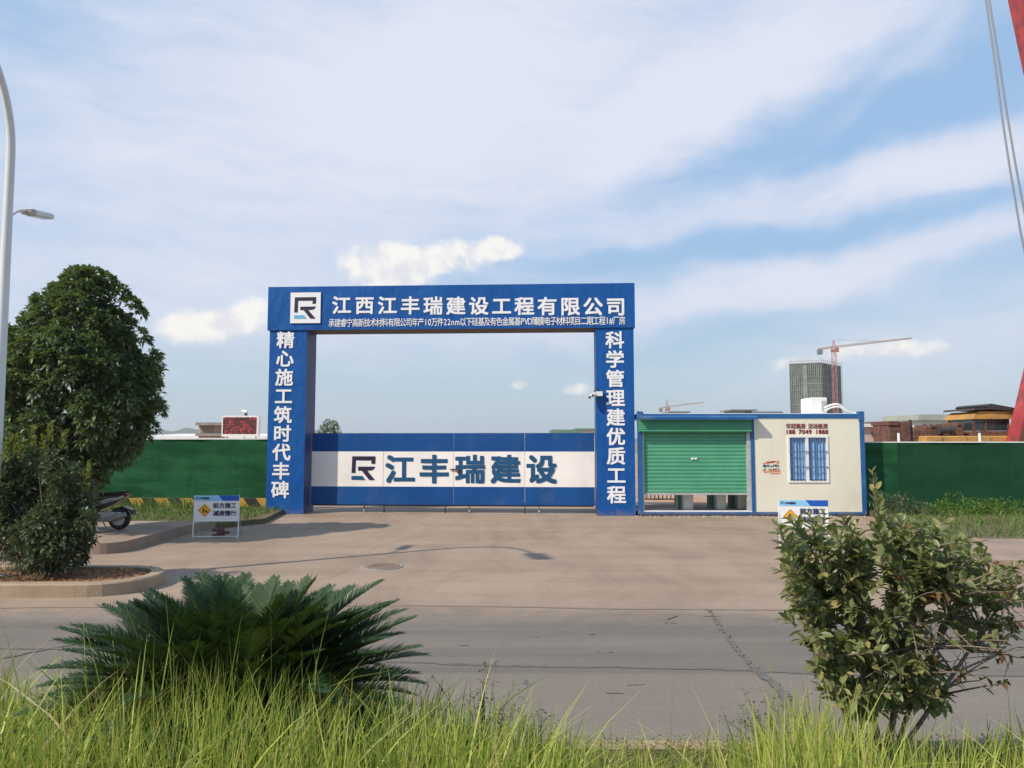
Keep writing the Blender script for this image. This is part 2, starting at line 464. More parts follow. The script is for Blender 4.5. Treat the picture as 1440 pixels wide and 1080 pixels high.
M["ground"] = pm("open_ground", (0.16, 0.15, 0.08, 1), (0.28, 0.22, 0.14, 1), 0.05, 0.95)
M["verge"] = pm("verge_soil", (0.10, 0.085, 0.045, 1), (0.17, 0.13, 0.075, 1), 5, 0.95, 0.03, 25)
M["moss"] = leafmat("mossy_ground_cover", (0.10, 0.13, 0.025, 1), (0.19, 0.20, 0.05, 1), (0.24, 0.18, 0.09, 1), 0.2, 0.7, 0.15, 0.88)
M["kerb"] = pm("sandy_kerb_stone", (0.37, 0.275, 0.185, 1), (0.30, 0.225, 0.155, 1), 2.2, 0.85, 0.008, 40, dirt=(0.23, 0.18, 0.13, 1), dscale=1.5)
M["pave"] = pm("dusty_pavement", (0.33, 0.24, 0.178, 1), (0.27, 0.20, 0.153, 1), 1.2, 0.9, 0.006, 40, dirt=(0.21, 0.165, 0.13, 1), dscale=0.9)
M["tar"] = pm("bitumen_joint", (0.11, 0.10, 0.092, 1), (0.15, 0.137, 0.125, 1), 8, 0.85)
M["scuff"] = pm("faint_tyre_mark", (0.21, 0.155, 0.115, 1), (0.25, 0.185, 0.138, 1), 3, 0.9)
M["iron"] = pm("cast_iron_cover", (0.17, 0.125, 0.095, 1), (0.23, 0.17, 0.125, 1), 10, 0.75)
M["gravel"] = pm("rough_gravel", (0.30, 0.24, 0.19, 1), (0.42, 0.35, 0.29, 1), 12, 0.95)
M["pipe_wrap"] = pm("white_pipe_wrap", (0.80, 0.79, 0.76, 1), (0.70, 0.69, 0.66, 1), 12, 0.6)
M["interior"] = pm("pale_inside_panel", (0.42, 0.42, 0.40, 1), (0.36, 0.36, 0.35, 1), 2, 0.7)
M["turn_grey"] = pm("turnstile_steel", (0.66, 0.64, 0.61, 1), (0.56, 0.55, 0.53, 1), 3, 0.5)
M["crane_mast"] = pm("far_crane_red", (0.36, 0.15, 0.15, 1), None, rough=0.7)
M["crane_jib"] = pm("far_crane_ochre", (0.36, 0.24, 0.18, 1), None, rough=0.7)
M["scaffold"] = pm("scaffold_pole", (0.30, 0.31, 0.30, 1), None, rough=0.7)
M["slab"] = pm("floor_slab_edge", (0.31, 0.33, 0.30, 1), (0.24, 0.26, 0.24, 1), 0.3, 0.8)


def netmat(name, a, b):
    m, t = new_mat(name)
    co = t.n("ShaderNodeTexCoord").outputs["Object"]
    n1 = t.noise(co, 0.25, 5, 0.7).outputs["Fac"]
    n2 = t.noise(t.n("ShaderNodeMapping", {0: co, 3: (1.6, 1.6, 0.25)}).outputs[0], 1.0, 3, 0.6).outputs["Fac"]
    f = t.smooth(t.math("ADD", t.math("MULTIPLY", n1, 0.5), t.math("MULTIPLY", n2, 0.5)), 0.4, 0.6)
    p = t.n("ShaderNodeBsdfPrincipled", {"Base Color": t.mix(f, a, b), "Roughness": 0.9})
    t.n("ShaderNodeOutputMaterial", {0: p.outputs[0]})
    return m


M["net"] = netmat("scaffold_netting", (0.065, 0.085, 0.075, 1), (0.15, 0.18, 0.15, 1))


def glassmat():
    m, t = new_mat("window_glass")
    tr = t.n("ShaderNodeBsdfTransparent", {0: (0.86, 0.92, 0.95, 1)})
    gl = t.n("ShaderNodeBsdfGlossy", {0: (1, 1, 1, 1), "Roughness": 0.04})
    fc = t.n("ShaderNodeLayerWeight", {0: 0.5}).outputs["Facing"]
    fr = t.math("MULTIPLY_ADD", t.math("POWER", fc, 4.0), 0.6, 0.05)
    mx = t.n("ShaderNodeMixShader", {0: fr, 1: tr.outputs[0], 2: gl.outputs[0]})
    t.n("ShaderNodeOutputMaterial", {0: mx.outputs[0]})
    return m


M["glass"] = glassmat()


def ledmat():
    """dim red message screen: a grid of lit dots in ragged rows on a dark panel"""
    m, t = new_mat("red_message_screen")
    co = t.n("ShaderNodeTexCoord").outputs["Object"]
    sc = t.n("ShaderNodeVectorMath", {0: co, 1: (1, 0, 1)}, operation="MULTIPLY").outputs[0]
    vo = t.n("ShaderNodeTexVoronoi", {"Vector": sc, "Scale": 9.0, "Randomness": 0.5})
    dot = t.math("LESS_THAN", vo.outputs["Distance"], 0.36)
    rows = t.noise(t.n("ShaderNodeMapping", {0: sc, 3: (2.6, 1, 5.5)}).outputs[0], 1.4, 4, 0.7).outputs["Fac"]
    z = t.n("ShaderNodeSeparateXYZ", {0: co}).outputs[2]
    e = t.math("MULTIPLY", dot, t.smooth(t.math("ADD", rows, t.math("MULTIPLY", z, 0.10)), 0.62, 0.86))
    p = t.n("ShaderNodeBsdfPrincipled", {"Base Color": t.mix(e, (0.07, 0.022, 0.020, 1), (0.35, 0.02, 0.03, 1)), "Roughness": 0.6,
                                          "Emission Color": (0.62, 0.03, 0.05, 1), "Emission Strength": t.math("MULTIPLY", e, 0.75)})
    t.n("ShaderNodeOutputMaterial", {0: p.outputs[0]})
    return m


M["led"] = ledmat()


def roadmat(name, grey1, grey2, dust1, dust2, y0, y1):
    """concrete with a tan dust film that thickens towards the gate, and long wheel streaks"""
    m, t = new_mat(name)
    co = t.n("ShaderNodeNewGeometry").outputs["Position"]
    n_big = t.noise(co, 0.35, 6, 0.6).outputs["Fac"]
    st = t.n("ShaderNodeMapping", {0: co, 2: (0, 0, R_(4)), 3: (0.16, 1.6, 1)}).outputs[0]
    n_st = t.noise(st, 1.1, 6, 0.65).outputs["Fac"]
    n_f = t.noise(co, 30.0, 4, 0.7).outputs["Fac"]
    n_m = t.noise(co, 3.2, 6, 0.65).outputs["Fac"]
    grey = t.mix(t.smooth(n_st, 0.35, 0.68), grey1, grey2)
    dust = t.mix(t.smooth(t.math("MULTIPLY_ADD", n_big, 0.6, t.math("MULTIPLY", n_st, 0.4)), 0.36, 0.64), dust1, dust2)
    y = t.n("ShaderNodeSeparateXYZ", {0: co}).outputs[1]
    yy = t.math("ADD", y, t.math("MULTIPLY", t.math("SUBTRACT", n_m, 0.5), 1.2))
    near = t.smooth(y, 6.72, 6.60)
    grey = t.mix(t.math("MULTIPLY", near, 0.55), grey, (0.242, 0.207, 0.178, 1))
    f = t.smooth(yy, y0, y1)
    st2 = t.n("ShaderNodeMapping", {0: t.n("ShaderNodeVectorMath", {0: t.noise(co, 0.18, 3).outputs["Color"], 1: (4.0, 3.0, 0), 2: co}, operation="MULTIPLY_ADD").outputs[0], 2: (0, 0, R_(-20)), 3: (1.3, 0.14, 1)}).outputs[0]
    trk = t.noise(st2, 1.0, 6, 0.7).outputs["Fac"]
    dust = t.mix(t.smooth(trk, 0.36, 0.70, 0.0, 0.45), dust, (0.40, 0.305, 0.228, 1))
    dust = t.mix(t.smooth(trk, 0.52, 0.30, 0.0, 0.5), dust, (0.245, 0.172, 0.126, 1))
    col = t.mix(f, grey, dust)
    col = t.mix(t.smooth(n_f, 0.3, 0.7, 0.0, 0.30), col, (0.10, 0.09, 0.08, 1))
    col = t.mix(t.smooth(n_m, 0.56, 0.75, 0.0, 0.30), col, (0.20, 0.16, 0.13, 1))
    p = t.n("ShaderNodeBsdfPrincipled", {"Base Color": col, "Roughness": 0.85, "Specular IOR Level": 0.25})
    b = t.n("ShaderNodeBump", {"Height": t.noise(co, 45.0, 4, 0.7).outputs["Fac"], "Strength": 0.6, "Distance": 0.008})
    t.nt.links.new(b.outputs[0], p.inputs["Normal"])
    t.n("ShaderNodeOutputMaterial", {0: p.outputs[0]})
    return m


M["road"] = roadmat("road_concrete", (0.150, 0.132, 0.114, 1), (0.200, 0.175, 0.151, 1), (0.265, 0.190, 0.138, 1), (0.375, 0.283, 0.210, 1), 8.2, 9.6)

# ------------------------------------------------------------------ lettering
GL = {}


def glyph(ch, bold=0.022):
    key = (ch, bold)
    if key not in GL:
        cu_ = bpy.data.curves.new("glyph", "FONT")
        cu_.body = ch
        cu_.size = 1.0
        cu_.offset = bold
        cu_.resolution_u = 3
        o = bpy.data.objects.new("glyph", cu_)
        C.objects.link(o)
        bpy.context.view_layer.update()
        dg = bpy.context.evaluated_depsgraph_get()
        me = bpy.data.meshes.new_from_object(o.evaluated_get(dg))
        V = np.array([v.co[:] for v in me.vertices]) if len(me.vertices) else np.zeros((0, 3))
        fs = [tuple(p.vertices) for p in me.polygons]
        bpy.data.objects.remove(o)
        bpy.data.meshes.remove(me)
        bpy.data.curves.remove(cu_)
        GL[key] = (V, fs)
    return GL[key]


REF = glyph("国", 0.0)[0]
REF_C = (REF.max(0) + REF.min(0)) / 2
REF_H = float(REF[:, 1].max() - REF[:, 1].min())
REF_W = float(REF[:, 0].max() - REF[:, 0].min())


def put_glyph(mb, ch, cx, cz, w_, h_, P, bold=0.022):
    """one character centred on (cx, cz) of a surface, w_ x h_ metres; heavier strokes come from slightly shifted layers"""
    V, fs = glyph(ch, 0.0)
    if not len(V):
        return
    if ord(ch) > 255:
        c = REF_C
    else:
        c = ((V[:, 0].max() + V[:, 0].min()) / 2, glyph("H", 0.0)[0][:, 1].max() / 2)
    kx, kz = w_ / REF_W, h_ / REF_H
    o = Vector(P(0, 0))
    nrm = (Vector(P(1, 0)) - o).cross(Vector(P(0, 1)) - o).normalized()
    sh = [(0, 0)] + [(bold * 0.9 * i_, bold * 0.9 * j_) for i_ in (-1, 0, 1) for j_ in (-1, 0, 1) if i_ or j_] if bold > 0 else [(0, 0)]
    for k_, (dx, dz) in enumerate(sh):
        e = nrm * (0.0006 * k_)
        mb.add([Vector(P(cx + (v[0] - c[0] + dx) * kx, cz + (v[1] - c[1] + dz) * kz)) + e for v in V], fs)


def put_line(mb, s, x0, x1, zc, h_, P, bold=0.022, narrow=0.62, fill=0.90):
    adv = [1.0 if ord(c) > 255 else (narrow if c != "m" else 0.9) for c in s]
    k_ = (x1 - x0) / sum(adv)
    x = x0
    for c, a in zip(s, adv):
        put_glyph(mb, c, x + a * k_ / 2, zc, k_ * fill, h_, P, bold)
        x += a * k_


def put_cells(mb, s, centers, h_, P, bold=0.022, w_=None):
    for c, (x, z) in zip(s, centers):
        put_glyph(mb, c, x, z, w_ or h_, h_, P, bold)


# ------------------------------------------------------------------ leaves, branches
def unit(a):
    return a / np.maximum(np.linalg.norm(a, axis=-1, keepdims=True), 1e-9)


def leaves(P, D, L, Wd, up=None, fine=False, fold=0.25, droop=0.12, twist=0.6):
    """arrays of leaf blades: base P, direction D, length L, width Wd -> V, faces"""
    n = len(P)
    D = unit(D)
    ref = np.tile(np.array([0, 0, 1.0]), (n, 1)) if up is None else up
    ref = ref + rng.normal(0, twist * 0.5, (n, 3))
    side = unit(np.cross(D, ref))
    nrm = np.cross(side, D)
    if fine:
        T = np.array([(0, 0, 0), (.22, -.36, .3), (.22, 0, 0), (.22, .36, .3), (.5, -.5, .3), (.5, 0, 0), (.5, .5, .3), (.78, -.34, .3), (.78, 0, 0), (.78, .34, .3), (1, 0, 0)], float)
        T[:, 2] *= np.abs(T[:, 1]) / 0.5
        Fq4 = np.array([(1, 2, 5, 4), (2, 3, 6, 5), (4, 5, 8, 7), (5, 6, 9, 8)])
        Ft = np.array([(0, 2, 1), (0, 3, 2), (7, 8, 10), (8, 9, 10)])
    else:
        T = np.array([(0, 0, 0), (.45, -.5, .3), (.5, 0, 0), (.45, .5, .3), (1, 0, 0)], float)
        Fq4 = np.array([(0, 2, 4, 1), (0, 3, 4, 2)])
        Ft = None
    s, t_, h_ = T[:, 0], T[:, 1], T[:, 2] * fold / 0.3
    L = np.broadcast_to(L, (n,))[:, None, None]
    Wd = np.broadcast_to(Wd, (n,))[:, None, None]
    V = P[:, None, :] + D[:, None, :] * (s[None, :, None] * L) + side[:, None, :] * (t_[None, :, None] * Wd) + nrm[:, None, :] * (h_[None, :, None] * Wd * 1.2)
    V[:, :, 2] -= (s ** 2)[None, :] * L[:, :, 0] * droop
    k_ = len(T)
    off = (np.arange(n) * k_)[:, None, None]
    out = [(Fq4[None] + off).reshape(-1, 4)]
    if Ft is not None:
        out.append((Ft[None] + off).reshape(-1, 3))
    return V.reshape(-1, 3), out


def join(lst):
    """merge (V, [faces]) pairs"""
    V, q, t_ = [], [], []
    o = 0
    for v, fs in lst:
        V.append(v)
        for f in fs:
            (q if f.shape[1] == 4 else t_).append(f + o)
        o += len(v)
    out = []
    if q:
        out.append(np.concatenate(q))
    if t_:
        out.append(np.concatenate(t_))
    return np.concatenate(V), out


def sphere_dirs(n):
    return unit(rng.normal(0, 1, (n, 3)))


def blades(P, H, lean, wd, segs=4, curl=0.5):
    """grass blades: base P, height H, lean direction (n,2) -> V, faces"""
    n = len(P)
    a = rng.uniform(0, 2 * np.pi, n)
    side = np.stack([np.cos(a), np.sin(a), np.zeros(n)], 1)
    s = np.linspace(0, 1, segs + 1)
    lx = lean[:, 0:1] * (s ** 2)[None] * H[:, None]
    ly = lean[:, 1:2] * (s ** 2)[None] * H[:, None]
    ln = np.linalg.norm(lean, axis=1)
    z = s[None] * H[:, None] - (np.minimum(ln, 1.6) * curl)[:, None] * (s ** 3)[None] * H[:, None] * 0.55
    ctr = np.stack([P[:, 0:1] + lx, P[:, 1:2] + ly, P[:, 2:3] + z], 2)
    wv_ = (wd[:, None] * (1 - s[None] ** 1.6) * 0.5)[:, :, None] * side[:, None, :]
    Lf, Rt = ctr - wv_, ctr + wv_
    V = np.empty((n, 2 * segs + 1, 3))
    for i in range(segs):
        V[:, 2 * i] = Lf[:, i]
        V[:, 2 * i + 1] = Rt[:, i]
    V[:, 2 * segs] = ctr[:, segs]
    off = (np.arange(n) * (2 * segs + 1))[:, None, None]
    q = np.array([(2 * i, 2 * i + 1, 2 * i + 3, 2 * i + 2) for i in range(segs - 1)])
    t_ = np.array([(2 * segs - 2, 2 * segs - 1, 2 * segs)])
    return V.reshape(-1, 3), [(q[None] + off).reshape(-1, 4), (t_[None] + off).reshape(-1, 3)]


def bez(a, b, c, n=7):
    a, b, c = Vector(a), Vector(b), Vector(c)
    return [a * (1 - t) ** 2 + b * (2 * t * (1 - t)) + c * t * t for t in [i / (n - 1) for i in range(n)]]


# ================================================================== SETTING
def sheet(name, poly, z, mat, kind="structure"):
    mb = MB()
    mb.add([(x, y, z) for x, y in poly], [tuple(range(len(poly)))])
    o = mb.build(name, mat)
    o["kind"] = kind
    return o


sheet("ground", [(-4100, -190), (4100, -190), (4100, 4100), (-4100, 4100)], -0.06, M["ground"])
sheet("site_ground", [(-70, 22.0), (70, 22.0), (70, 130), (-70, 130)], -0.03, M["site_earth"])
# road and apron as one gently meshed sheet
sheet("road", [(-70, 4.5), (70, 4.5), (70, 24.0), (-70, 24.0)], 0.0, M["road"])


def arc(cx, cy, r, a0, a1, n=8):
    return [(cx + r * math.cos(R_(a0 + (a1 - a0) * i / n)), cy + r * math.sin(R_(a0 + (a1 - a0) * i / n))) for i in range(n + 1)]


def raised(name, outer, z, mat):
    mb = MB()
    mb.prism(outer, -0.05, z)
    o = mb.build(name, mat)
    o["kind"] = "structure"
    return o


def kerb_ring(name, outer, inner, z, mat):
    mb = MB()
    n = len(outer)
    vs = [(x, y, -0.05) for x, y in outer] + [(x, y, z - 0.02) for x, y in outer]
    ox = []
    for (x, y), (ix, iy) in zip(outer, inner):
        d = Vector((ix - x, iy - y))
        d = d.normalized() * 0.02 if d.length else d
        ox.append((x + d.x, y + d.y, z))
    vs += ox + [(x, y, z) for x, y in inner] + [(x, y, 0.05) for x, y in inner]
    fs = []
    for i in range(n - 1):
        j = i + 1
        for r in range(4):
            fs.append((r * n + i, r * n + j, (r + 1) * n + j, (r + 1) * n + i))
    mb.add(vs, fs)
    o = mb.build(name, mat)
    o["kind"] = "structure"
    return o


# planted island on the near left
out = [(-70, 9.8)] + [(x, 9.8) for x in (-30, -14, -8)] + arc(-5.5, 10.55, 0.75, -90, 90, 14) + [(x, 11.3) for x in (-8, -14, -30)] + [(-70, 11.3)]
inn = [(-70, 9.97)] + [(x, 9.97) for x in (-30, -14, -8)] + arc(-5.5, 10.55, 0.58, -90, 90, 14) + [(x, 11.13) for x in (-8, -14, -30)] + [(-70, 11.13)]
kerb_ring("island_kerb", out, inn, 0.17, M["kerb"])
sheet("island_soil", inn, 0.13, M["soil"])["kind"] = "structure"
# pavements
lp = [(-70, 13.5), (-8, 13.5)] + arc(-7.25, 13.9, 0.4, -90, 0, 6) + [(-6.85, 16.5), (-6.6, 17.3), (-70, 17.3)]
raised("pavement_left", lp, 0.19, M["pave"])
rp = [(70, 14.4), (8.0, 14.4), (6.9, 13.3), (6.8, 12.2)] + arc(7.2, 12.2, 0.4, 180, 270, 5) + [(70, 11.8)]
raised("pavement_right", rp, 0.16, M["pave"])
raised("grass_bank_left", [(-70, 17.31), (-6.62, 17.31), (-5.9, 18.6), (-6.3, 21.9), (-70, 21.9)], 0.12, M["verge"])
raised("grass_bank_right", [(8.05, 14.41), (70, 14.41), (70, 22.4), (9.55, 22.4), (9.35, 20.2)], 0.13, M["verge"])
# raised verge the photographer stands on
kb = MB()
kb.prism([(-70, 4.50), (70, 4.50), (70, 4.66), (-70, 4.66)], -0.04, 0.20)
o = kb.build("verge_kerb", M["kerb"])
o["kind"] = "structure"
raised("verge", [(-70, -6), (70, -6), (70, 4.495), (-70, 4.495)], 0.215, M["verge"])


def ribbon(name, pts, wd, z, mat, jag=0.5, seed=1, step=0.06):
    """uneven strip of bitumen along a line on the road"""
    r = random.Random(seed)
    P = []
    for (a, b) in zip(pts[:-1], pts[1:]):
        a, b = Vector(a), Vector(b)
        n = max(2, int((b - a).length / step))
        P += [a.lerp(b, i / n) for i in range(n)]
    P.append(Vector(pts[-1]))
    vs, fs = [], []
    off = 0.0
    for i, p in enumerate(P):
        d = (P[min(i + 1, len(P) - 1)] - P[max(i - 1, 0)]).normalized()
        nrm = Vector((-d.y, d.x))
        off = off * 0.85 + r.uniform(-1, 1) * wd * jag * 0.5
        h = wd * 0.5 * (1 + r.uniform(-jag, jag))
        a, b = p + nrm * (off + h), p + nrm * (off - h)
        vs += [(a.x, a.y, z), (b.x, b.y, z)]
    for i in range(len(P) - 1):
        fs.append((2 * i, 2 * i + 1, 2 * i + 3, 2 * i + 2))
    mb = MB()
    mb.add(vs, fs)
    o = mb.build(name, mat)
    o["kind"] = "structure"
    return o


def gpt(px, py, z=0.0):
    d = ray(px, py)
    t_ = (z - EYE) / d.z
    return (d.x * t_, d.y * t_)


ribbon("road_joint", [(-40, 7.1), gpt(0, 912), gpt(100, 912), gpt(590, 932), gpt(720, 937), gpt(1000, 941), gpt(1150, 947), gpt(1440, 950), (30, 5.9)], 0.055, 0.004, M["tar"], 0.35, 3)
ribbon("road_joint", [gpt(0, 926), gpt(60, 914), gpt(110, 905)], 0.06, 0.006, M["tar"], 0.5, 9)
ribbon("road_crack", [gpt(994, 857), gpt(1012, 880), gpt(1040, 915), gpt(1062, 940)], 0.032, 0.008, M["tar"], 0.9, 5, 0.04)
ribbon("road_crack", [gpt(1058, 938), gpt(1090, 962), gpt(1106, 988), gpt(1122, 1010)], 0.075, 0.010, M["tar"], 0.45, 6)
ribbon("road_crack", [gpt(938, 872), gpt(948, 866)], 0.03, 0.008, M["tar"], 0.8, 7, 0.03)
ribbon("road_joint", [(-14, 8.95), gpt(560, 852), gpt(1000, 858), (14, 8.75)], 0.05, 0.004, M["scuff"], 0.5, 8, 0.15)
for i in range(12):
    x, y = rng.uniform(620, 1040), rng.uniform(866, 975)
    if abs(y - 938) < 8:
        continue
    wpx = rng.uniform(8, 28)
    ribbon("road_chip", [gpt(x, y), gpt(x + wpx, y + rng.uniform(-1.5, 1.5))], rng.uniform(0.008, 0.018), 0.005, M["tar"], 0.9, 40 + i, 0.03)


def manhole():
    c = gpt(537, 797)
    t_ = thing("manhole_cover", "round rusty manhole cover set in the dusty driveway behind the cycad", "manhole cover", (c[0], c[1], 0))
    b = MB()
    b.lathe([(0.33, -0.02), (0.33, 0.012)], (c[0], c[1], 0), "z", 28)
    b.build("rim", M["concrete_grey"], t_)
    b = MB()
    b.lathe([(0.28, -0.02), (0.28, 0.018), (0.27, 0.02)], (c[0], c[1], 0), "z", 28)
    for i in range(-2, 3):
        b.box(c[0] - 0.18, c[0] + 0.18, c[1] + i * 0.07 - 0.012, c[1] + i * 0.07 + 0.012, 0.018, 0.026)
    b.build("lid", M["iron"], t_)


manhole()

# hills far away
hp = [(-60, 6), (20, 10), (90, 8), (160, 10), (195, 15), (212, 17), (226, 20), (240, 15), (250, 15), (264, 21), (278, 17), (300, 13), (340, 9), (390, 13), (430, 18), (445, 17), (470, 10), (520, 5), (600, 3), (760, 6), (900, 4), (1100, 8), (1250, 9), (1330, 12), (1420, 8), (1540, 6)]
hv, hf = [], []
HD = 2300.0
nx = 240
xs = np.linspace(-60, 1540, nx)
hs = np.interp(xs, [a for a, _ in hp], [b for _, b in hp]) + np.convolve(rng.normal(0, 1.0, nx), np.ones(3) / 3, "same")
rows = [(0.0, -700), (0.35, -420), (0.72, -200), (1.0, 0), (0.6, 350), (0.0, 800)]
for fr, dy in rows:
    for i in range(nx):
        j = 0 if fr in (0, 1) else rng.normal(0, 0.06)
        X = (xs[i] - CX) / F * (HD + dy * (1 if fr < 1 else 1))
        hv.append((X, HD + dy, -2 + max(0, (fr + j)) * (hs[i] / F * HD + 3)))
for r in range(len(rows) - 1):
    for i in range(nx - 1):
        hf.append((r * nx + i, r * nx + i + 1, (r + 1) * nx + i + 1, (r + 1) * nx + i))
mb = MB()
mb.add(hv, hf)
mb.build("hills", M["hill"], smooth=True)["kind"] = "structure"

# ================================================================== GATEWAY
A0 = at(373.5, 720, 21.0)
B0 = at(894, 725, 20.45)
GA = Vector((A0.x, A0.y, 0))
GR = Vector((B0.x - A0.x, B0.y - A0.y, 0)).normalized()
GN = Vector((-GR.y, GR.x, 0))               # away from the camera
GM = Matrix((( GR.x, GN.x, 0, GA.x), (GR.y, GN.y, 0, GA.y), (0, 0, 1, 0), (0, 0, 0, 1)))
GL_ = (B0 - A0).to_2d().length


def gpx(px, py, depth=0.0):
    """photo pixel -> (s, z) on the gateway's upright plane, depth metres behind its front"""
    o_ = GA + GN * depth
    d = ray(px, py)
    t_ = (o_.x * GN.x + o_.y * GN.y) / (d.x * GN.x + d.y * GN.y)
    p = Vector((0, 0, EYE)) + d * t_
    return (p - o_).to_2d().dot(GR.to_2d()), p.z


def GP(depth):
    return lambda s, z: GM @ Vector((s, depth, z))


gw = thing("entrance_gateway", "tall blue portal over the site entrance with white Chinese lettering and square logo", "gateway", tuple(GA + GR * (GL_ / 2)))
PD = 0.85
bz = gpx(600, 463)[1]
tz = gpx(600, 401.5)[1]
ls1 = gpx(429, 600)[0]
rs0 = gpx(838.5, 600)[0]


def skin(mb, s0, s1, z0, z1, d0, d1, ns=10, nz=16, amp=0.004):
    """box whose front face is a slightly rippled sheet"""
    vs, fs = [], []
    ph = rng.uniform(0, 6, 6)
    for j in range(nz + 1):
        for i in range(ns + 1):
            s = s0 + (s1 - s0) * i / ns
            z = z0 + (z1 - z0) * j / nz
            e = min(i, ns - i, j, nz - j)
            dd = 0 if e == 0 else amp * (math.sin(s * 3.1 + z * 1.7 + ph[0]) + 0.7 * math.sin(z * 4.3 - s * 2.2 + ph[1]) + 0.5 * math.sin(s * 8 + ph[2]) * math.sin(z * 6 + ph[3]))
            vs.append((s, d0 + dd * 0.6, z))
    for j in range(nz):
        for i in range(ns):
            a = j * (ns + 1) + i
            fs.append((a, a + 1, a + ns + 2, a + ns + 1))
    mb.add(vs, fs)
    mb.mi = 1
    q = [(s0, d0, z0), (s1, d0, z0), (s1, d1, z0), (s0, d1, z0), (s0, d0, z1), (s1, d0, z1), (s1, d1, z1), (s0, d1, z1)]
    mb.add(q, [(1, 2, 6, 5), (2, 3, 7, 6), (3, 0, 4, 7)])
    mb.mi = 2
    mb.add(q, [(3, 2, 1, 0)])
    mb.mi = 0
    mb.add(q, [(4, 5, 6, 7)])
    return mb


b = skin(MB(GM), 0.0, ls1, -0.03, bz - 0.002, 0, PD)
pl = b.build("pillar", [M["blue_vinyl"], M["blue_vinyl_shaded"], M["beam_under"]], gw)
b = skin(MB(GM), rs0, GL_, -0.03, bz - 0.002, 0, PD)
pr = b.build("pillar", [M["blue_vinyl"], M["blue_vinyl_shaded"], M["beam_under"]], gw)
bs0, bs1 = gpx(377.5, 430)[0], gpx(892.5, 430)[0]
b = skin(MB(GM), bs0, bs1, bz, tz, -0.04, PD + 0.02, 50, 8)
bm_o = b.build("crossbeam", [M["blue_vinyl"], M["blue_vinyl_shaded"], M["beam_under"]], gw)

# lettering on the portal
PB, PP = GP(-0.051), GP(-0.011)
b = MB()
xs_ = np.linspace(480.5, 866, 13)
put_cells(b, "江西江丰瑞建设工程有限公司", [gpx(x, 429.6 + 2.0 * (x - 480) / 386, -0.051) for x in xs_], 0.45, PB, 0.026)
b.build("company_lettering", M["white_ink"], bm_o)
b = MB()
q0, q1 = gpx(462, 451, -0.065), gpx(879.5, 453, -0.065)
put_line(b, "承建睿宁高新技术材料有限公司年产10万件22nm以下硅基及有色金属基PVD薄膜电子材料项目二期工程1#厂房", q0[0], q1[0], (q0[1] + q1[1]) / 2 - 0.01, 0.215, PB, 0.009)
b.build("project_lettering", M["white_ink"], bm_o)
b = MB()
ya = np.linspace(478.5, 689, 9)
put_cells(b, "精心施工筑时代丰碑", [gpx(401.8 - 7.6 * (y - 478) / 211, y) for y in ya], 0.42, PP, 0.026, 0.42)
b.build("slogan_lettering", M["white_ink"], pl)
b = MB()
ya = np.linspace(478.5, 696, 9)
put_cells(b, "科学管理建优质工程", [gpx(864.5 + 2.5 * (y - 478) / 218, y) for y in ya], 0.42, PP, 0.026, 0.42)
b.build("slogan_lettering", M["white_ink"], pr)


def logo(P, x0, z0, size, parent, mats, org_mats=("logo_dark",), board=None):
    """square monogram: upper hook, arrow-like leg and a foot bar. P(s, z) puts it on its surface"""
    def T(pts):
        return [P(x0 + a * size, z0 + (1 - c) * size) for a, c in pts]
    b = MB()
    hook = [(0.02, 0.02), (0.98, 0.02), (0.98, 0.32), (0.82, 0.32), (0.84, 0.18), (0.17, 0.18), (0.16, 0.70), (0.0, 0.70)]
    b.add(T([hook[0], (0.17, 0.02), hook[5], hook[6], hook[7]]), [(0, 1, 2, 3, 4)])
    b.add(T([(0.17, 0.02), (0.84, 0.02), (0.84, 0.18), (0.17, 0.18)]), [(0, 1, 2, 3)])
    b.add(T([(0.84, 0.02), (0.98, 0.02), (0.97, 0.32), (0.81, 0.32)]), [(0, 1, 2, 3)])
    b.add(T([(0.27, 0.44), (0.98, 0.44), (0.92, 0.53), (0.84, 0.58), (0.64, 0.60), (0.27, 0.60)]), [(0, 1, 2, 3, 4, 5)])
    b.add(T([(0.42, 0.60), (0.64, 0.60), (0.97, 0.98), (0.73, 0.98)]), [(0, 1, 2, 3)])
    o1 = b.build("monogram", M[mats[0]], parent)
    b = MB()
    b.add(T([(0.0, 0.82), (0.45, 0.82), (0.57, 0.98), (0.0, 0.98)]), [(0, 1, 2, 3)])
    b.build("monogram_foot", M[mats[1]], parent)


q0, q1 = gpx(407.8, 454.5, -0.08), gpx(451, 411, -0.08)
b = MB(GM)
b.box(q0[0], q1[0], -0.075, -0.055, q0[1], q1[1])
lb = b.build("logo_board", M["white_ink"], bm_o)
sz = (q1[0] - q0[0])
logo(GP(-0.08), q0[0] + 0.13 * sz, q0[1] + 0.13 * sz, 0.74 * sz, bm_o, ("logo_dark", "logo_cyan"))

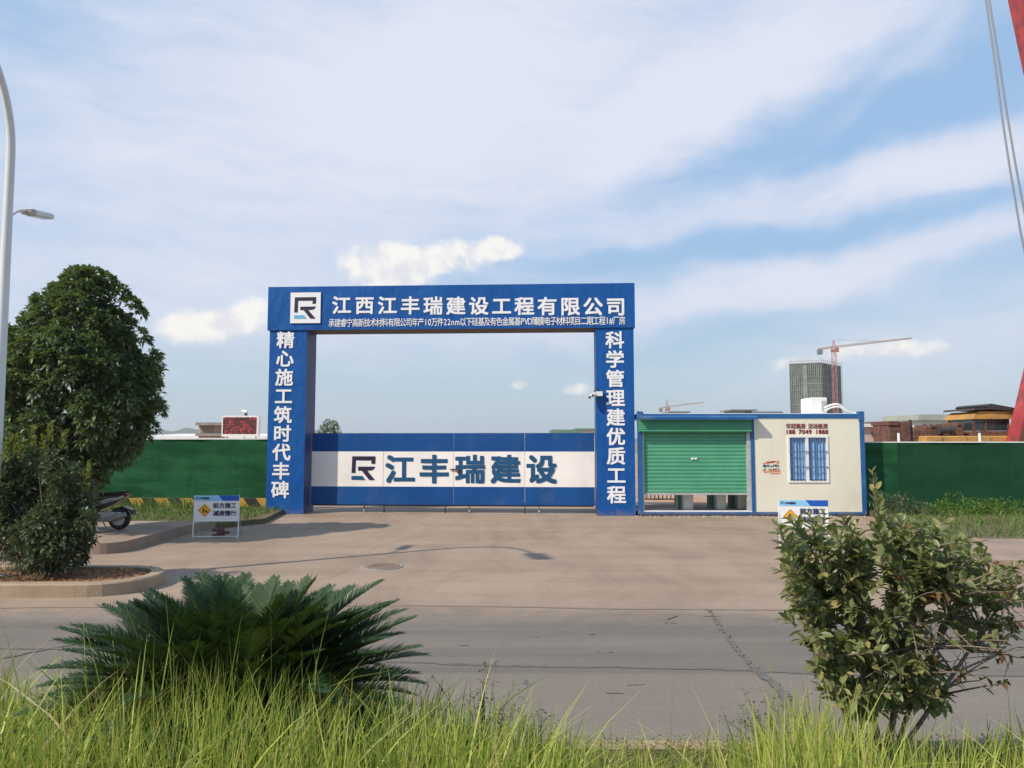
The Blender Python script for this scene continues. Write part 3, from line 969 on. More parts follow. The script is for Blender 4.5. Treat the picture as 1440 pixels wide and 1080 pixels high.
# CCTV camera on the right-hand pillar
p0 = GM @ Vector((rs0, -0.02, gpx(842, 554)[1]))
cc = thing("security_camera", "white twin security cameras bracketed to the inner edge of the right pillar", "security camera", tuple(p0))
b = MB()
b.box(p0.x + 0.00, p0.x + 0.16, p0.y - 0.14, p0.y + 0.02, p0.z - 0.06, p0.z + 0.06)
b.build("junction_box", M["white_paint"], cc)
b = MB()
b.tube(bez((p0.x + 0.1, p0.y - 0.06, p0.z + 0.06), (p0.x - 0.02, p0.y - 0.12, p0.z + 0.25), (p0.x - 0.06, p0.y - 0.1, p0.z + 0.03)), 0.018, 6)
b.build("bracket", M["dark_metal"], cc)
for dx, dz in ((-0.07, -0.03), (-0.16, -0.08)):
    b = MB()
    c0, c1 = Vector((p0.x + dx + 0.06, p0.y - 0.02, p0.z + dz + 0.05)), Vector((p0.x + dx - 0.04, p0.y - 0.24, p0.z + dz - 0.02))
    b.tube([c0, c1], 0.045, 10)
    h = b.build("camera_housing", M["white_paint"], cc)
    b = MB()
    b.tube([c1, c1 + (c1 - c0).normalized() * 0.01], 0.032, 10)
    b.build("lens", M["dark_glass"], h)

# folding gate between the pillars
GD = 0.56
gt = thing("site_gate", "closed blue and white folding metal gate on casters between the portal pillars", "gate", tuple(GM @ Vector((GL_ / 2, GD, 0))))
gz0, gz1 = gpx(640, 710, GD)[1], gpx(640, 609, GD)[1]
wz0, wz1 = gpx(640, 684.5, GD)[1], gpx(640, 635, GD)[1]
seams = [ls1 + 0.02, gpx(539, 650, GD)[0], gpx(638, 650, GD)[0], gpx(738, 650, GD)[0], rs0 - 0.02]
for i in range(4):
    s0, s1 = seams[i] + 0.006, seams[i + 1] - 0.006
    b = MB(GM)
    n = 9
    for (z0, z1, mi) in ((gz0, wz0, 0), (wz0, wz1, 1), (wz1, gz1, 0)):
        b.mi = mi
        vs, fs = [], []
        ph = i * 1.3
        for j in range(2):
            for q in range(n + 1):
                s = s0 + (s1 - s0) * q / n
                vs.append((s, GD + 0.006 * math.sin(q * 1.1 + ph) * (0 < q < n), (z0, z1)[j]))
        for q in range(n):
            fs.append((q, q + 1, n + 2 + q, n + 1 + q))
        b.add(vs, fs)
        b.add([(s0, GD, z0), (s1, GD, z0), (s1, GD + 0.05, z0), (s0, GD + 0.05, z0), (s0, GD, z1), (s1, GD, z1), (s1, GD + 0.05, z1), (s0, GD + 0.05, z1)],
              [(1, 2, 6, 5), (2, 3, 7, 6), (3, 0, 4, 7)] + ([(3, 2, 1, 0)] if z0 == gz0 else []) + ([(4, 5, 6, 7)] if z1 == gz1 else []))
    lf = b.build("gate_leaf", [M["gate_blue"], M["gate_white"]], gt)
    if i == 2:
        b = MB(GM)
        lz = gpx(640, 660, GD)[1]
        b.box(s0 - 0.10, s0 + 0.16, GD - 0.045, GD - 0.02, lz - 0.015, lz + 0.015)
        b.box(s0 + 0.09, s0 + 0.15, GD - 0.05, GD - 0.015, lz - 0.10, lz - 0.02)
        b.build("latch", M["rust"], lf)
for px in (512, 540, 626, 660, 738, 758):
    s = gpx(px, 714, GD)[0]
    cb = MB(GM)
    cb.box(s - 0.012, s + 0.012, GD - 0.01, GD + 0.03, 0.09, gz0 + 0.05)
    ca = cb.build("caster", M["dark_metal"], gt)
    cb = MB(GM)
    cb.lathe([(0.036, -0.018), (0.045, -0.011), (0.045, 0.011), (0.036, 0.018)], (s, GD + 0.01, 0.047), "x", 14)
    cb.build("caster_wheel", M["rubber"] if px in (626, 540, 738) else M["rail"], ca, True)
b = MB(GM)
b.box(ls1 + 0.05, rs0 - 0.05, GD + 0.051, GD + 0.09, gz0 - 0.04, gz0 + 0.0)
b.build("bottom_bar", M["dark_metal"], gt)
b = MB()
put_cells(b, "江丰瑞建设", [gpx(x, 660.5, GD - 0.02) for x in (562.5, 610.5, 661, 711, 761.5)], 0.70, GP(GD - 0.009), 0.034)
b.build("gate_lettering", M["logo_teal"], gt)
q0, q1 = gpx(494, 675.5, GD - 0.02), gpx(532.5, 641, GD - 0.02)
logo(GP(GD - 0.009), q0[0], q0[1], q1[1] - q0[1], gt, ("logo_dark", "logo_teal"))

# ================================================================== CONTAINER HOUSE
YC = 20.3


def cp(px, py, y=YC):
    p = at(px, py, y)
    return p.x, p.z


cx0, cx1 = cp(897.5, 650)[0], cp(1217, 650)[0]
cxm0, cxm1 = cp(1056.5, 650)[0], cp(1061.5, 650)[0]
cz0, cz1 = 0.05, cp(1060, 582)[1]
CDp = 2.45
ch = thing("container_house", "blue framed cream container cabin with green roller shutter beside the gateway", "container house", ((cx0 + cx1) / 2, YC, 0))
rb = cp(1060, 720)[1]     # top of bottom rail
rt = cp(1060, 588)[1]     # underside of top rail
b = MB()
pw = 0.12
for (x0, x1) in ((cx0, cx0 + pw), (cxm0, cxm1), (cx1 - pw, cx1)):
    b.box(x0, x1, YC, YC + 0.12, rb, rt)
for (x0, x1) in ((cx0, cx0 + pw), (cx1 - pw, cx1)):
    b.box(x0, x1, YC + CDp - 0.12, YC + CDp, rb, rt)
b.box(cx0, cx1, YC - 0.002, YC + CDp + 0.002, cz0, rb)
b.box(cx0, cx1, YC - 0.004, YC + CDp + 0.004, rt, cz1)
for x in (cx0 - 0.01, cx1 - 0.14):
    b.bevbox(x, x + 0.15, YC - 0.02, YC + 0.14, cz1 - 0.18, cz1 + 0.07, 0.012)
b.build("frame", M["blue_paint"], ch)
b = MB()
b.box(cx0 + 0.12, cx1 - 0.12, YC + 0.1, YC + CDp - 0.1, cz1 - 0.06, cz1 + 0.02)
b.build("roof", M["white_paint"], ch)
# front wall round the window
wx0, wz0_ = cp(1110.5, 677)
wx1, wz1_ = cp(1162.5, 614)
wy0, wy1 = YC + 0.015, YC + 0.075
b = MB()
L0, L1 = cxm1, cx1 - pw
b.box(L0, wx0, wy0, wy1, rb, rt)
b.box(wx1, L1, wy0, wy1, rb, rt)
b.box(wx0, wx1, wy0, wy1, rb, wz0_)
b.box(wx0, wx1, wy0, wy1, wz1_, rt)
for xx in (L0 + (wx0 - L0) * 0.52, wx1 + (L1 - wx1) * 0.55):   # panel seams
    b.box(xx, xx + 0.006, wy0 - 0.003, wy0, rb + 0.005, rt - 0.005)
fw = b.build("front_wall", M["cream"], ch)
b = MB()
b.box(cx1 - 0.07, cx1 - 0.02, YC + 0.12, YC + CDp - 0.12, rb, rt)
b.build("side_wall", M["cream"], ch)
b = MB()
b.box(cxm0 + 0.02, cxm1 - 0.02, YC + 0.12, YC + CDp - 0.12, rb, rt)
b.build("partition", M["cream"], ch)
b = MB()
b.box(cxm1, cx1 - pw, YC + CDp - 0.1, YC + CDp - 0.03, rb, rt)
b.build("back_wall", M["cream"], ch)
b = MB()
b.box(cx0 + pw, cxm0, YC + 0.12, YC + CDp - 0.12, rb - 0.03, rb + 0.015)
b.build("cabin_floor", M["pave"], ch)
# window
b = MB()
fwid = 0.05
b.box(wx0 - 0.03, wx1 + 0.03, YC - 0.012, YC + 0.014, wz0_ - 0.03, wz0_ + 0.02)
b.box(wx0 - 0.03, wx1 + 0.03, YC - 0.012, YC + 0.014, wz1_ - 0.025, wz1_ + 0.03)
b.box(wx0 - 0.03, wx0 + 0.02, YC - 0.012, YC + 0.014, wz0_ + 0.02, wz1_ - 0.025)
b.box(wx1 - 0.02, wx1 + 0.03, YC - 0.012, YC + 0.014, wz0_ + 0.02, wz1_ - 0.025)
wxm = cp(1136, 650)[0]
b.box(wxm - 0.045, wxm + 0.03, YC + 0.0, YC + 0.05, wz0_ + 0.02, wz1_ - 0.025)
win = b.build("window", M["white_pvc"], ch)
b = MB()
for a_, c_ in ((wx0 + 0.02, wxm - 0.045), (wxm + 0.03, wx1 - 0.02)):      # single sheets of glass
    b.add([(a_, YC + 0.03, wz0_ + 0.02), (c_, YC + 0.03, wz0_ + 0.02), (c_, YC + 0.03, wz1_ - 0.025), (a_, YC + 0.03, wz1_ - 0.025)], [(0, 1, 2, 3)])
b.build("pane", M["glass"], win)
b = MB()
n = 70
vs, fs = [], []
for j, z in enumerate((wz0_ + 0.045, wz1_ - 0.01)):
    for i in range(n + 1):
        x = wx0 + (wx1 - wx0) * i / n
        vs.append((x, YC + 0.085 + 0.020 * math.sin(i * 1.15) + 0.01 * math.sin(i * 0.37), z))
for i in range(n):
    fs.append((i, i + 1, n + 2 + i, n + 1 + i))
b.add(vs, fs)
b.build("curtain", M["curtain"], win, True)
b = MB()
for i in range(1, 10):
    x = wx0 + (wx1 - wx0) * i / 10
    if abs(x - wxm) > 0.05:
        b.tube([(x, YC - 0.02, wz0_ + 0.01), (x, YC - 0.02, wz1_ - 0.01)], 0.005, 6)
for f_ in (0.32, 0.66):
    z = wz0_ + (wz1_ - wz0_) * f_
    b.box(wx0, wx1, YC - 0.034, YC - 0.026, z - 0.014, z + 0.014)
b.build("window_bars", M["bar_blue"], win)
# lettering and sticker on the wall
CPn = lambda x, z: Vector((x, wy0 - 0.006, z))
b = MB()
q0, q1 = cp(1105, 599.3), cp(1164.5, 599.3)
put_line(b, "华冠箱房 活动板房", q0[0], q1[0], q0[1], 0.128, CPn, 0.016, 0.45, 0.84)
q0, q1 = cp(1104.5, 607.3), cp(1165, 607.3)
put_line(b, "188 7049 1888", q0[0], q1[0], q0[1], 0.135, CPn, 0.034, 0.6, 0.90)
b.build("phone_lettering", M["red_ink"], fw)
b = MB()
r = random.Random(5)


def stroke(mb, px0, py0, px1, py1, t_, y):
    a, c = cp(px0, py0), cp(px1, py1)
    d = Vector((c[0] - a[0], c[1] - a[1]))
    nn = Vector((-d.y, d.x)).normalized() * t_
    mb.add([(a[0] + nn.x, y, a[1] + nn.y), (a[0] - nn.x, y, a[1] - nn.y), (c[0] - nn.x, y, c[1] - nn.y), (c[0] + nn.x, y, c[1] + nn.y)], [(0, 1, 2, 3)])


for (a_, b_, c_, d_) in ((1073, 652, 1096, 648.5), (1078, 650, 1090, 649), (1074, 664, 1098, 662), (1084, 666, 1098, 665.5), (1092, 653, 1096, 651)):
    stroke(b, a_, b_, c_, d_, 0.018, wy0 - 0.005)
b.build("sticker", M["orange_ink"], fw)
b = MB()
for i in range(13):
    x = 1073 + i * 1.8
    stroke(b, x, 654 + r.uniform(-1, 1), x + r.uniform(0.5, 2.2), 656.5 + r.uniform(-1, 1), 0.012, wy0 - 0.007)
    if i % 4 != 3:
        stroke(b, x, 659.5 + r.uniform(-1, 1), x + r.uniform(0.5, 2.0), 661.5 + r.uniform(-1, 1), 0.012, wy0 - 0.008)
b.build("sticker_marks", M["navy_ink"], fw)
# roller shutter
sx0, sx1 = cp(906, 650)[0], cp(1051, 650)[0]
sz0, sz1 = cp(980, 693.5)[1], rt
b = MB()
prof = []
ns_ = 20
hh = (sz1 - sz0) / ns_
for i in range(ns_):
    z = sz0 + i * hh
    prof += [(YC + 0.100, z), (YC + 0.093, z + 0.010), (YC + 0.088, z + hh * 0.45), (YC + 0.093, z + hh - 0.016), (YC + 0.104, z + hh - 0.010)]
vs, fs = [], []
for x in (sx0, sx1):
    vs += [(x, y, z) for y, z in prof]
n = len(prof)
for i in range(n - 1):
    fs.append((i, n + i, n + i + 1, i + 1))
b.add(vs, fs)
sh = b.build("roller_shutter", M["shutter"], ch)
b = MB()
b.box(sx0, sx1, YC + 0.075, YC + 0.125, sz0 - 0.05, sz0 - 0.002)
b.build("bottom_bar", M["rail"], sh)
lx, lz = cp(977, 645)
b = MB()
b.bevbox(lx - 0.075, lx - 0.01, YC + 0.06, YC + 0.085, lz - 0.025, lz + 0.025, 0.006)
b.bevbox(lx + 0.012, lx + 0.08, YC + 0.06, YC + 0.085, lz - 0.025, lz + 0.025, 0.006)
b.build("handle", M["white_paint"], sh)
for (x0, x1) in ((cx0 + pw, sx0), (sx1, cxm0)):
    b = MB()
    b.box(x0, x1, YC + 0.03, YC + 0.14, rb, rt)
    b.build("guide_rail", M["rail"], ch)
b = MB()
b.box(cx0 + pw, cxm0, YC + 0.02, YC + 0.14, rb, rb + 0.03)
b.build("threshold", M["white_paint"], ch)
hz = cp(980, 607.5)[1]
hz1 = rt - 0.02
b = MB()
hp_ = [(YC - 0.02, hz), (YC - 0.11, hz)]
for i in range(6):
    z = hz + (hz1 - hz) * i / 6
    dz = (hz1 - hz) / 6
    hp_ += [(YC - 0.115, z + 0.004), (YC - 0.128, z + dz * 0.4), (YC - 0.115, z + dz - 0.006)]
hp_ += [(YC - 0.11, hz1), (YC - 0.02, hz1)]
b.prism([(y, z) for y, z in hp_][::-1], cx0 + 0.01, cxm0 - 0.01, "x")
b.build("shutter_hood", M["hood"], ch)
b = MB()
b.prism([(YC - 0.006, rt + 0.0), (YC - 0.006, rt + 0.07), (YC - 0.27, rt + 0.035), (YC - 0.285, rt + 0.02), (YC - 0.285, rt - 0.045), (YC - 0.265, rt - 0.045), (YC - 0.265, rt)], cx0 - 0.02, cxm1 + 0.02, "x")
b.build("eave", M["blue_paint"], ch)
b = MB()
for i in range(700):
    x = rng.uniform(cx0 - 0.1, cx1 + 0.1)
    s = 0.010 + 0.035 * rng.uniform(0, 1) ** 3
    y = YC + 0.03 - 0.42 * rng.uniform(0, 1) ** 1.6
    b.add([(x - s, y, -0.01), (x, y - s * 0.8, -0.01), (x + s, y, -0.01), (x, y + s, -0.01), (x + rng.uniform(-.3, .3) * s, y, s * rng.uniform(0.6, 1.2))], [(0, 1, 4), (1, 2, 4), (2, 3, 4), (3, 0, 4)])
tag(b.build("gravel", M["gravel"]), "loose rubble along the foot of the container cabin", "gravel", kind="stuff")
b = MB()
b.box(cx0 + 0.05, cx1 - 0.05, YC + 0.05, YC + CDp - 0.05, -0.04, cz0)
b.build("footing", M["concrete_grey"], ch)

# air conditioner on the roof
ax0, az0 = cp(1141.5, 583, 21.4)
ax1, az1 = cp(1163, 559, 21.4)
ac = thing("air_conditioner", "white air conditioner outdoor unit with wrapped pipes on the container roof", "air conditioner", ((ax0 + ax1) / 2, 21.4, cz1))
b = MB()
b.bevbox(ax0, ax1, 21.4, 22.2, cz1 + 0.06, az1, 0.015)
b.build("casing", M["white_paint"], ac)
for y in (21.5, 22.05):
    b = MB()
    b.box(ax0 + 0.03, ax1 - 0.03, y, y + 0.06, cz1 + 0.02, cz1 + 0.06)
    b.build("foot", M["dark_metal"], ac)
b = MB()
b.bevbox(ax1 - 0.17, ax1 - 0.04, 21.375, 21.4, cz1 + 0.12, az1 - 0.1, 0.01)
b.build("valve_cover", M["interior"], ac)
b = MB()
for k_, rr in ((0.0, 0.028), (0.08, 0.022)):
    pts = bez((ax1 - 0.1, 21.36, cz1 + 0.2 - k_), (ax1 + 0.25, 21.25, cz1 + 0.42 - k_), (ax1 + 0.42, 21.3, cz1 + 0.18 - k_ * 0.5), 8) + bez((ax1 + 0.42, 21.3, cz1 + 0.18 - k_ * 0.5), (ax1 + 0.55, 21.3, cz1 + 0.03), (ax1 + 0.75, 21.3, cz1 + 0.06), 6)[1:]
    b.tube(pts, rr, 7)
b.build("wrapped_pipes", M["pipe_wrap"], ac, True)

# turnstiles seen under the shutter
def turnstile(px, Y, label):
    x = cp(px, 700, Y)[0]
    t_ = thing("turnstile", label, "turnstile", (x, Y, 0.1), "turnstiles behind the half open shutter")
    b = MB()
    b.bevbox(x - 0.13, x + 0.13, Y - 0.1, Y + 0.9, rb + 0.016, 1.05, 0.02)
    b.build("cabinet", M["turn_grey"], t_)
    b = MB()
    b.box(x - 0.21, x - 0.132, Y + 0.2, Y + 0.62, rb + 0.016, 0.95)
    b.build("gate_housing", M["far_green"], t_)
    for a in (200, 250, 290):
        d = Vector((math.cos(R_(a)), 0.12, math.sin(R_(a)) * 0.9))
        c = MB()
        c.tube([(x - 0.21, Y + 0.4, 0.85), Vector((x - 0.21, Y + 0.4, 0.85)) + d * 0.42], 0.016, 7)
        c.build("arm", M["steel"], t_)
    return t_


turnstile(967, 20.85, "grey turnstile cabinet nearest the railing under the green shutter")
turnstile(1013, 20.95, "grey turnstile cabinet in the middle of the shutter opening")
turnstile(1043, 21.1, "grey turnstile cabinet furthest right under the green shutter")
ra = thing("railing", "dark metal railing seen under the green shutter beyond the cabin", "railing", (cp(927, 705, 23.4)[0], 23.4, 0))
x0, x1 = cp(898, 700, 23.4)[0], cp(949, 700, 23.4)[0]
b = MB()
zt = cp(920, 692, 23.4)[1] + 0.35
for z in (zt, 0.22):
    b.box(x0, x1, 23.38, 23.42, z - 0.02, z + 0.02)
b.build("rail", M["rust"], ra)
for i in range(10):
    xx = x0 + (x1 - x0) * i / 9
    b = MB()
    b.tube([(xx, 23.4, 0.0 if i in (0, 9) else 0.24), (xx, 23.4, zt - 0.02)], 0.018, 6)
    b.build("baluster", M["rust"], ra)

# ================================================================== FENCES
def fence_left():
    Y = 21.95
    z1 = at(300, 618, Y).z
    xr = at(374, 650, Y).x + 0.25
    t_ = thing("turf_fence", "green artificial turf hoarding left of the portal with striped foot board", "fence", (-14, Y, 0))
    xs_ = [-40, -34, -28, -22, -16, -12.6, -9.6, xr]
    for i in range(len(xs_) - 1):
        b = MB()
        vs, fs = [], []
        a, c = xs_[i], xs_[i + 1]
        n = 14
        for j in range(5):
            for q in range(n + 1):
                z = 0.36 + (z1 - 0.36) * j / 4
                x = a + (c - a) * q / n
                vs.append((x, Y + 0.022 * math.sin(x * 2.3 + j) + 0.010 * math.sin(x * 7.1 + j * 0.4), z))
        for j in range(4):
            for q in range(n):
                k_ = j * (n + 1) + q
                fs.append((k_, k_ + 1, k_ + n + 2, k_ + n + 1))
        b.add(vs, fs)
        b.box(a, c, Y + 0.04, Y + 0.06, 0.36, z1 - 0.005)
        b.build("turf_panel", M["turf"], t_)
    b = MB()
    x = -40.0
    Yb = Y - 0.03
    z0, zt = 0.0, 0.36
    i = 0
    while x < xr - 0.3:
        b.mi = i % 2
        xe = x + 0.36
        b.add([(x + 0.26, Yb, z0), (xe + 0.26, Yb, z0), (xe, Yb, zt), (x, Yb, zt)], [(0, 1, 2, 3)])
        x = xe
        i += 1
    b.mi = 0
    b.box(-40, xr, Yb + 0.006, Yb + 0.06, z0, zt - 0.003)
    b.build("striped_foot_board", [M["black_paint"], M["yellow_paint"]], t_)
    b = MB()
    b.box(-40, xr, Y - 0.02, Y + 0.05, z1, z1 + 0.045)
    b.build("top_cap", M["white_paint"], t_)


fence_left()


def fence_right():
    Y = 20.75
    z1 = at(1330, 622.5, Y).z
    xl = cx1 + 0.005
    t_ = thing("turf_fence", "dark green artificial turf hoarding right of the container cabin with white rail", "fence", (16, Y, 0))
    xs_ = [xl, at(1262, 650, Y).x, 14.2, 17.4, 20.6, 26, 32, 40]
    for i in range(len(xs_) - 1):
        b = MB()
        vs, fs = [], []
        a, c = xs_[i], xs_[i + 1]
        n = 14
        for j in range(5):
            for q in range(n + 1):
                z = 0.05 + (z1 - 0.05) * j / 4
                x = a + (c - a) * q / n
                vs.append((x, Y + 0.022 * math.sin(x * 1.9 + j) + 0.010 * math.sin(x * 6.1 + j * 0.4), z))
        for j in range(4):
            for q in range(n):
                k_ = j * (n + 1) + q
                fs.append((k_, k_ + 1, k_ + n + 2, k_ + n + 1))
        b.add(vs, fs)
        b.box(a, c, Y + 0.04, Y + 0.06, 0.0, z1 - 0.005)
        b.build("turf_panel", M["turf"] if i == 0 else M["turf_dark"], t_)
    b = MB()
    b.box(xl, 40, Y - 0.02, Y + 0.05, z1, z1 + 0.03)
    b.build("top_rail", M["white_paint"], t_)
    for x in (at(1266, 620, Y).x, at(1380.5, 620, Y).x, 18.2, 22, 26, 30):
        b = MB()
        b.tube([(x, Y + 0.08, 0), (x, Y + 0.08, z1 + 0.26)], 0.033, 8)
        b.build("post", M["white_paint"], t_)


fence_right()

# ================================================================== WARNING SIGNS
def make_sign():
    t_ = thing("warning_sign", "white road works warning board on a steel frame in the shade left of the portal", "warning sign", (0, 0, 0), "road works boards by the entrance")
    Wd, z0, z1 = 0.90, 0.335, 0.86
    tilt = 0.10
    yy = lambda z: (z - 0.86) * -tilt * 0.6        # leans back slightly
    def P(x, z, off=0.0):
        return (x, yy(z) - off, z)
    b = MB()
    b.add([P(-Wd / 2, z0), P(Wd / 2, z0), P(Wd / 2, z1), P(-Wd / 2, z1), P(-Wd / 2, z0, -0.015), P(Wd / 2, z0, -0.015), P(Wd / 2, z1, -0.015), P(-Wd / 2, z1, -0.015)],
          [(0, 1, 2, 3), (7, 6, 5, 4), (1, 5, 6, 2), (4, 0, 3, 7), (3, 2, 6, 7), (4, 5, 1, 0)])
    board = b.build("board", M["sign_white"], t_)
    zb = z1 - 0.11
    b = MB()
    b.add([P(-Wd / 2, zb, .004), P(0.13, zb, .004), P(0.04, z1, .004), P(-Wd / 2, z1, .004)], [(0, 1, 2, 3)])
    b.build("light_band", M["sign_cyan"], board)
    b = MB()
    b.add([P(0.13, zb, .006), P(Wd / 2, zb, .006), P(Wd / 2, z1, .006), P(0.04, z1, .006)], [(0, 1, 2, 3)])
    b.build("dark_band", M["sign_blue"], board)
    b = MB()
    PS = lambda x, z: Vector(P(x, z, 0.008))
    put_line(b, "前方施工", -0.07, 0.40, z1 - 0.205, 0.10, PS, 0.024, fill=0.84)
    put_line(b, "减速慢行", -0.07, 0.40, z1 - 0.36, 0.10, PS, 0.024, fill=0.84)
    b.build("warning_lettering", M["navy_ink"], board)
    b = MB()
    put_line(b, "江丰瑞建设", -0.345, -0.14, zb + 0.055, 0.038, PS, 0.02)
    b.build("company_lettering", M["navy_ink"], board)
    logo(PS, -0.41, zb + 0.032, 0.05, board, ("navy_ink", "navy_ink"))
    cxs, czs = -0.235, z1 - 0.30
    b = MB()
    for (rr, of, mi) in ((0.135, .006, 0), (0.122, .008, 1), (0.113, .010, 0)):
        b.mi = mi
        b.add([P(cxs - rr, czs, of), P(cxs, czs - rr, of), P(cxs + rr, czs, of), P(cxs, czs + rr, of)], [(0, 1, 2, 3)])
    b.build("yellow_diamond", [M["sign_yellow"], M["black_ink"]], board)
    b = MB()
    G = lambda pts: [P(cxs + x * 0.115, czs + z * 0.115, .013) for x, z in pts]
    b.add(G([(math.cos(a) * .09 - .16, math.sin(a) * .09 + .42) for a in [i * math.pi / 4 for i in range(8)]]), [tuple(range(8))])
    b.add(G([(-.3, .0), (-.12, .02), (-.02, .3), (-.2, .36)]), [(0, 1, 2, 3)])
    b.add(G([(-.36, -.3), (-.24, -.3), (-.12, .04), (-.28, .04)]), [(0, 1, 2, 3)])
    b.add(G([(-.14, -.3), (-.02, -.3), (-.1, .04), (-.24, .04)]), [(0, 1, 2, 3)])
    b.add(G([(-.1, .26), (-.06, .32), (.22, -.06), (.16, -.1)]), [(0, 1, 2, 3)])
    b.add(G([(.06, -.3), (.56, -.3), (.42, -.1), (.3, .06), (.18, -.08)]), [(0, 1, 2, 3, 4)])
    b.add(G([(-.5, -.36), (.62, -.36), (.58, -.31), (-.46, -.31)]), [(0, 1, 2, 3)])
    b.build("digging_symbol", M["black_ink"], board)
    b = MB()
    for sx_ in (-1, 1):
        x = sx_ * (Wd / 2 - 0.005)
        b.tube([(x, -0.03, 0.0), (x, 0.012, z0), (x, yy(z1) + 0.022, z1)], 0.011, 6)
    b.tube([(-Wd / 2, -0.03, 0.04), (Wd / 2, -0.03, 0.04)], 0.010, 6)
    b.build("front_frame", M["white_paint"], t_)
    b = MB()
    for sx_ in (-1, 1):
        x = sx_ * (Wd / 2 - 0.05)
        b.tube([(x, 0.42, 0.0), (x, yy(z1) + 0.03, z1 - 0.06)], 0.010, 6)
    b.tube([(-Wd / 2 - 0.05, 0.36, 0.09), (Wd / 2 - 0.05, 0.36, 0.09)], 0.010, 6)
    b.build("rear_legs", M["steel"], t_)
    return t_


s1 = make_sign()
g = gpt(303, 757)
s1.location = (g[0], g[1], 0)
s1.rotation_euler = (0, 0, R_(4))
s1["label"] = "road works warning board standing in tree shade left of the blue portal"
s2 = copy_tree(s1)
g2 = at(1131, 757, 14.5)
s2.location = (g2.x, 14.5, 0.0)
s2.rotation_euler = (0, 0, R_(-5))
s2["label"] = "sunlit road works warning board half hidden behind the leafy shrub by the cabin"
# brick ballast on the rear bar
b = MB()
bx, by = g[0] + 0.02, g[1] + 0.25
for k_ in range(3):
    a = rng.uniform(-0.5, 0.5)
    ca_, sa_ = math.cos(a), math.sin(a)
    b.M = Matrix(((ca_, -sa_, 0, bx - 0.06 + 0.1 * (k_ % 2)), (sa_, ca_, 0, by), (0, 0, 1, 0.0), (0, 0, 0, 1)))
    b.bevbox(-0.115, 0.115, -0.06, 0.06, 0.058 * k_ + (0.0 if k_ else 0.0), 0.058 * k_ + 0.056, 0.008)
tag(b.build("brick_ballast", M["brick_red"]), "small pile of dark red bricks under the shaded warning board", "bricks")

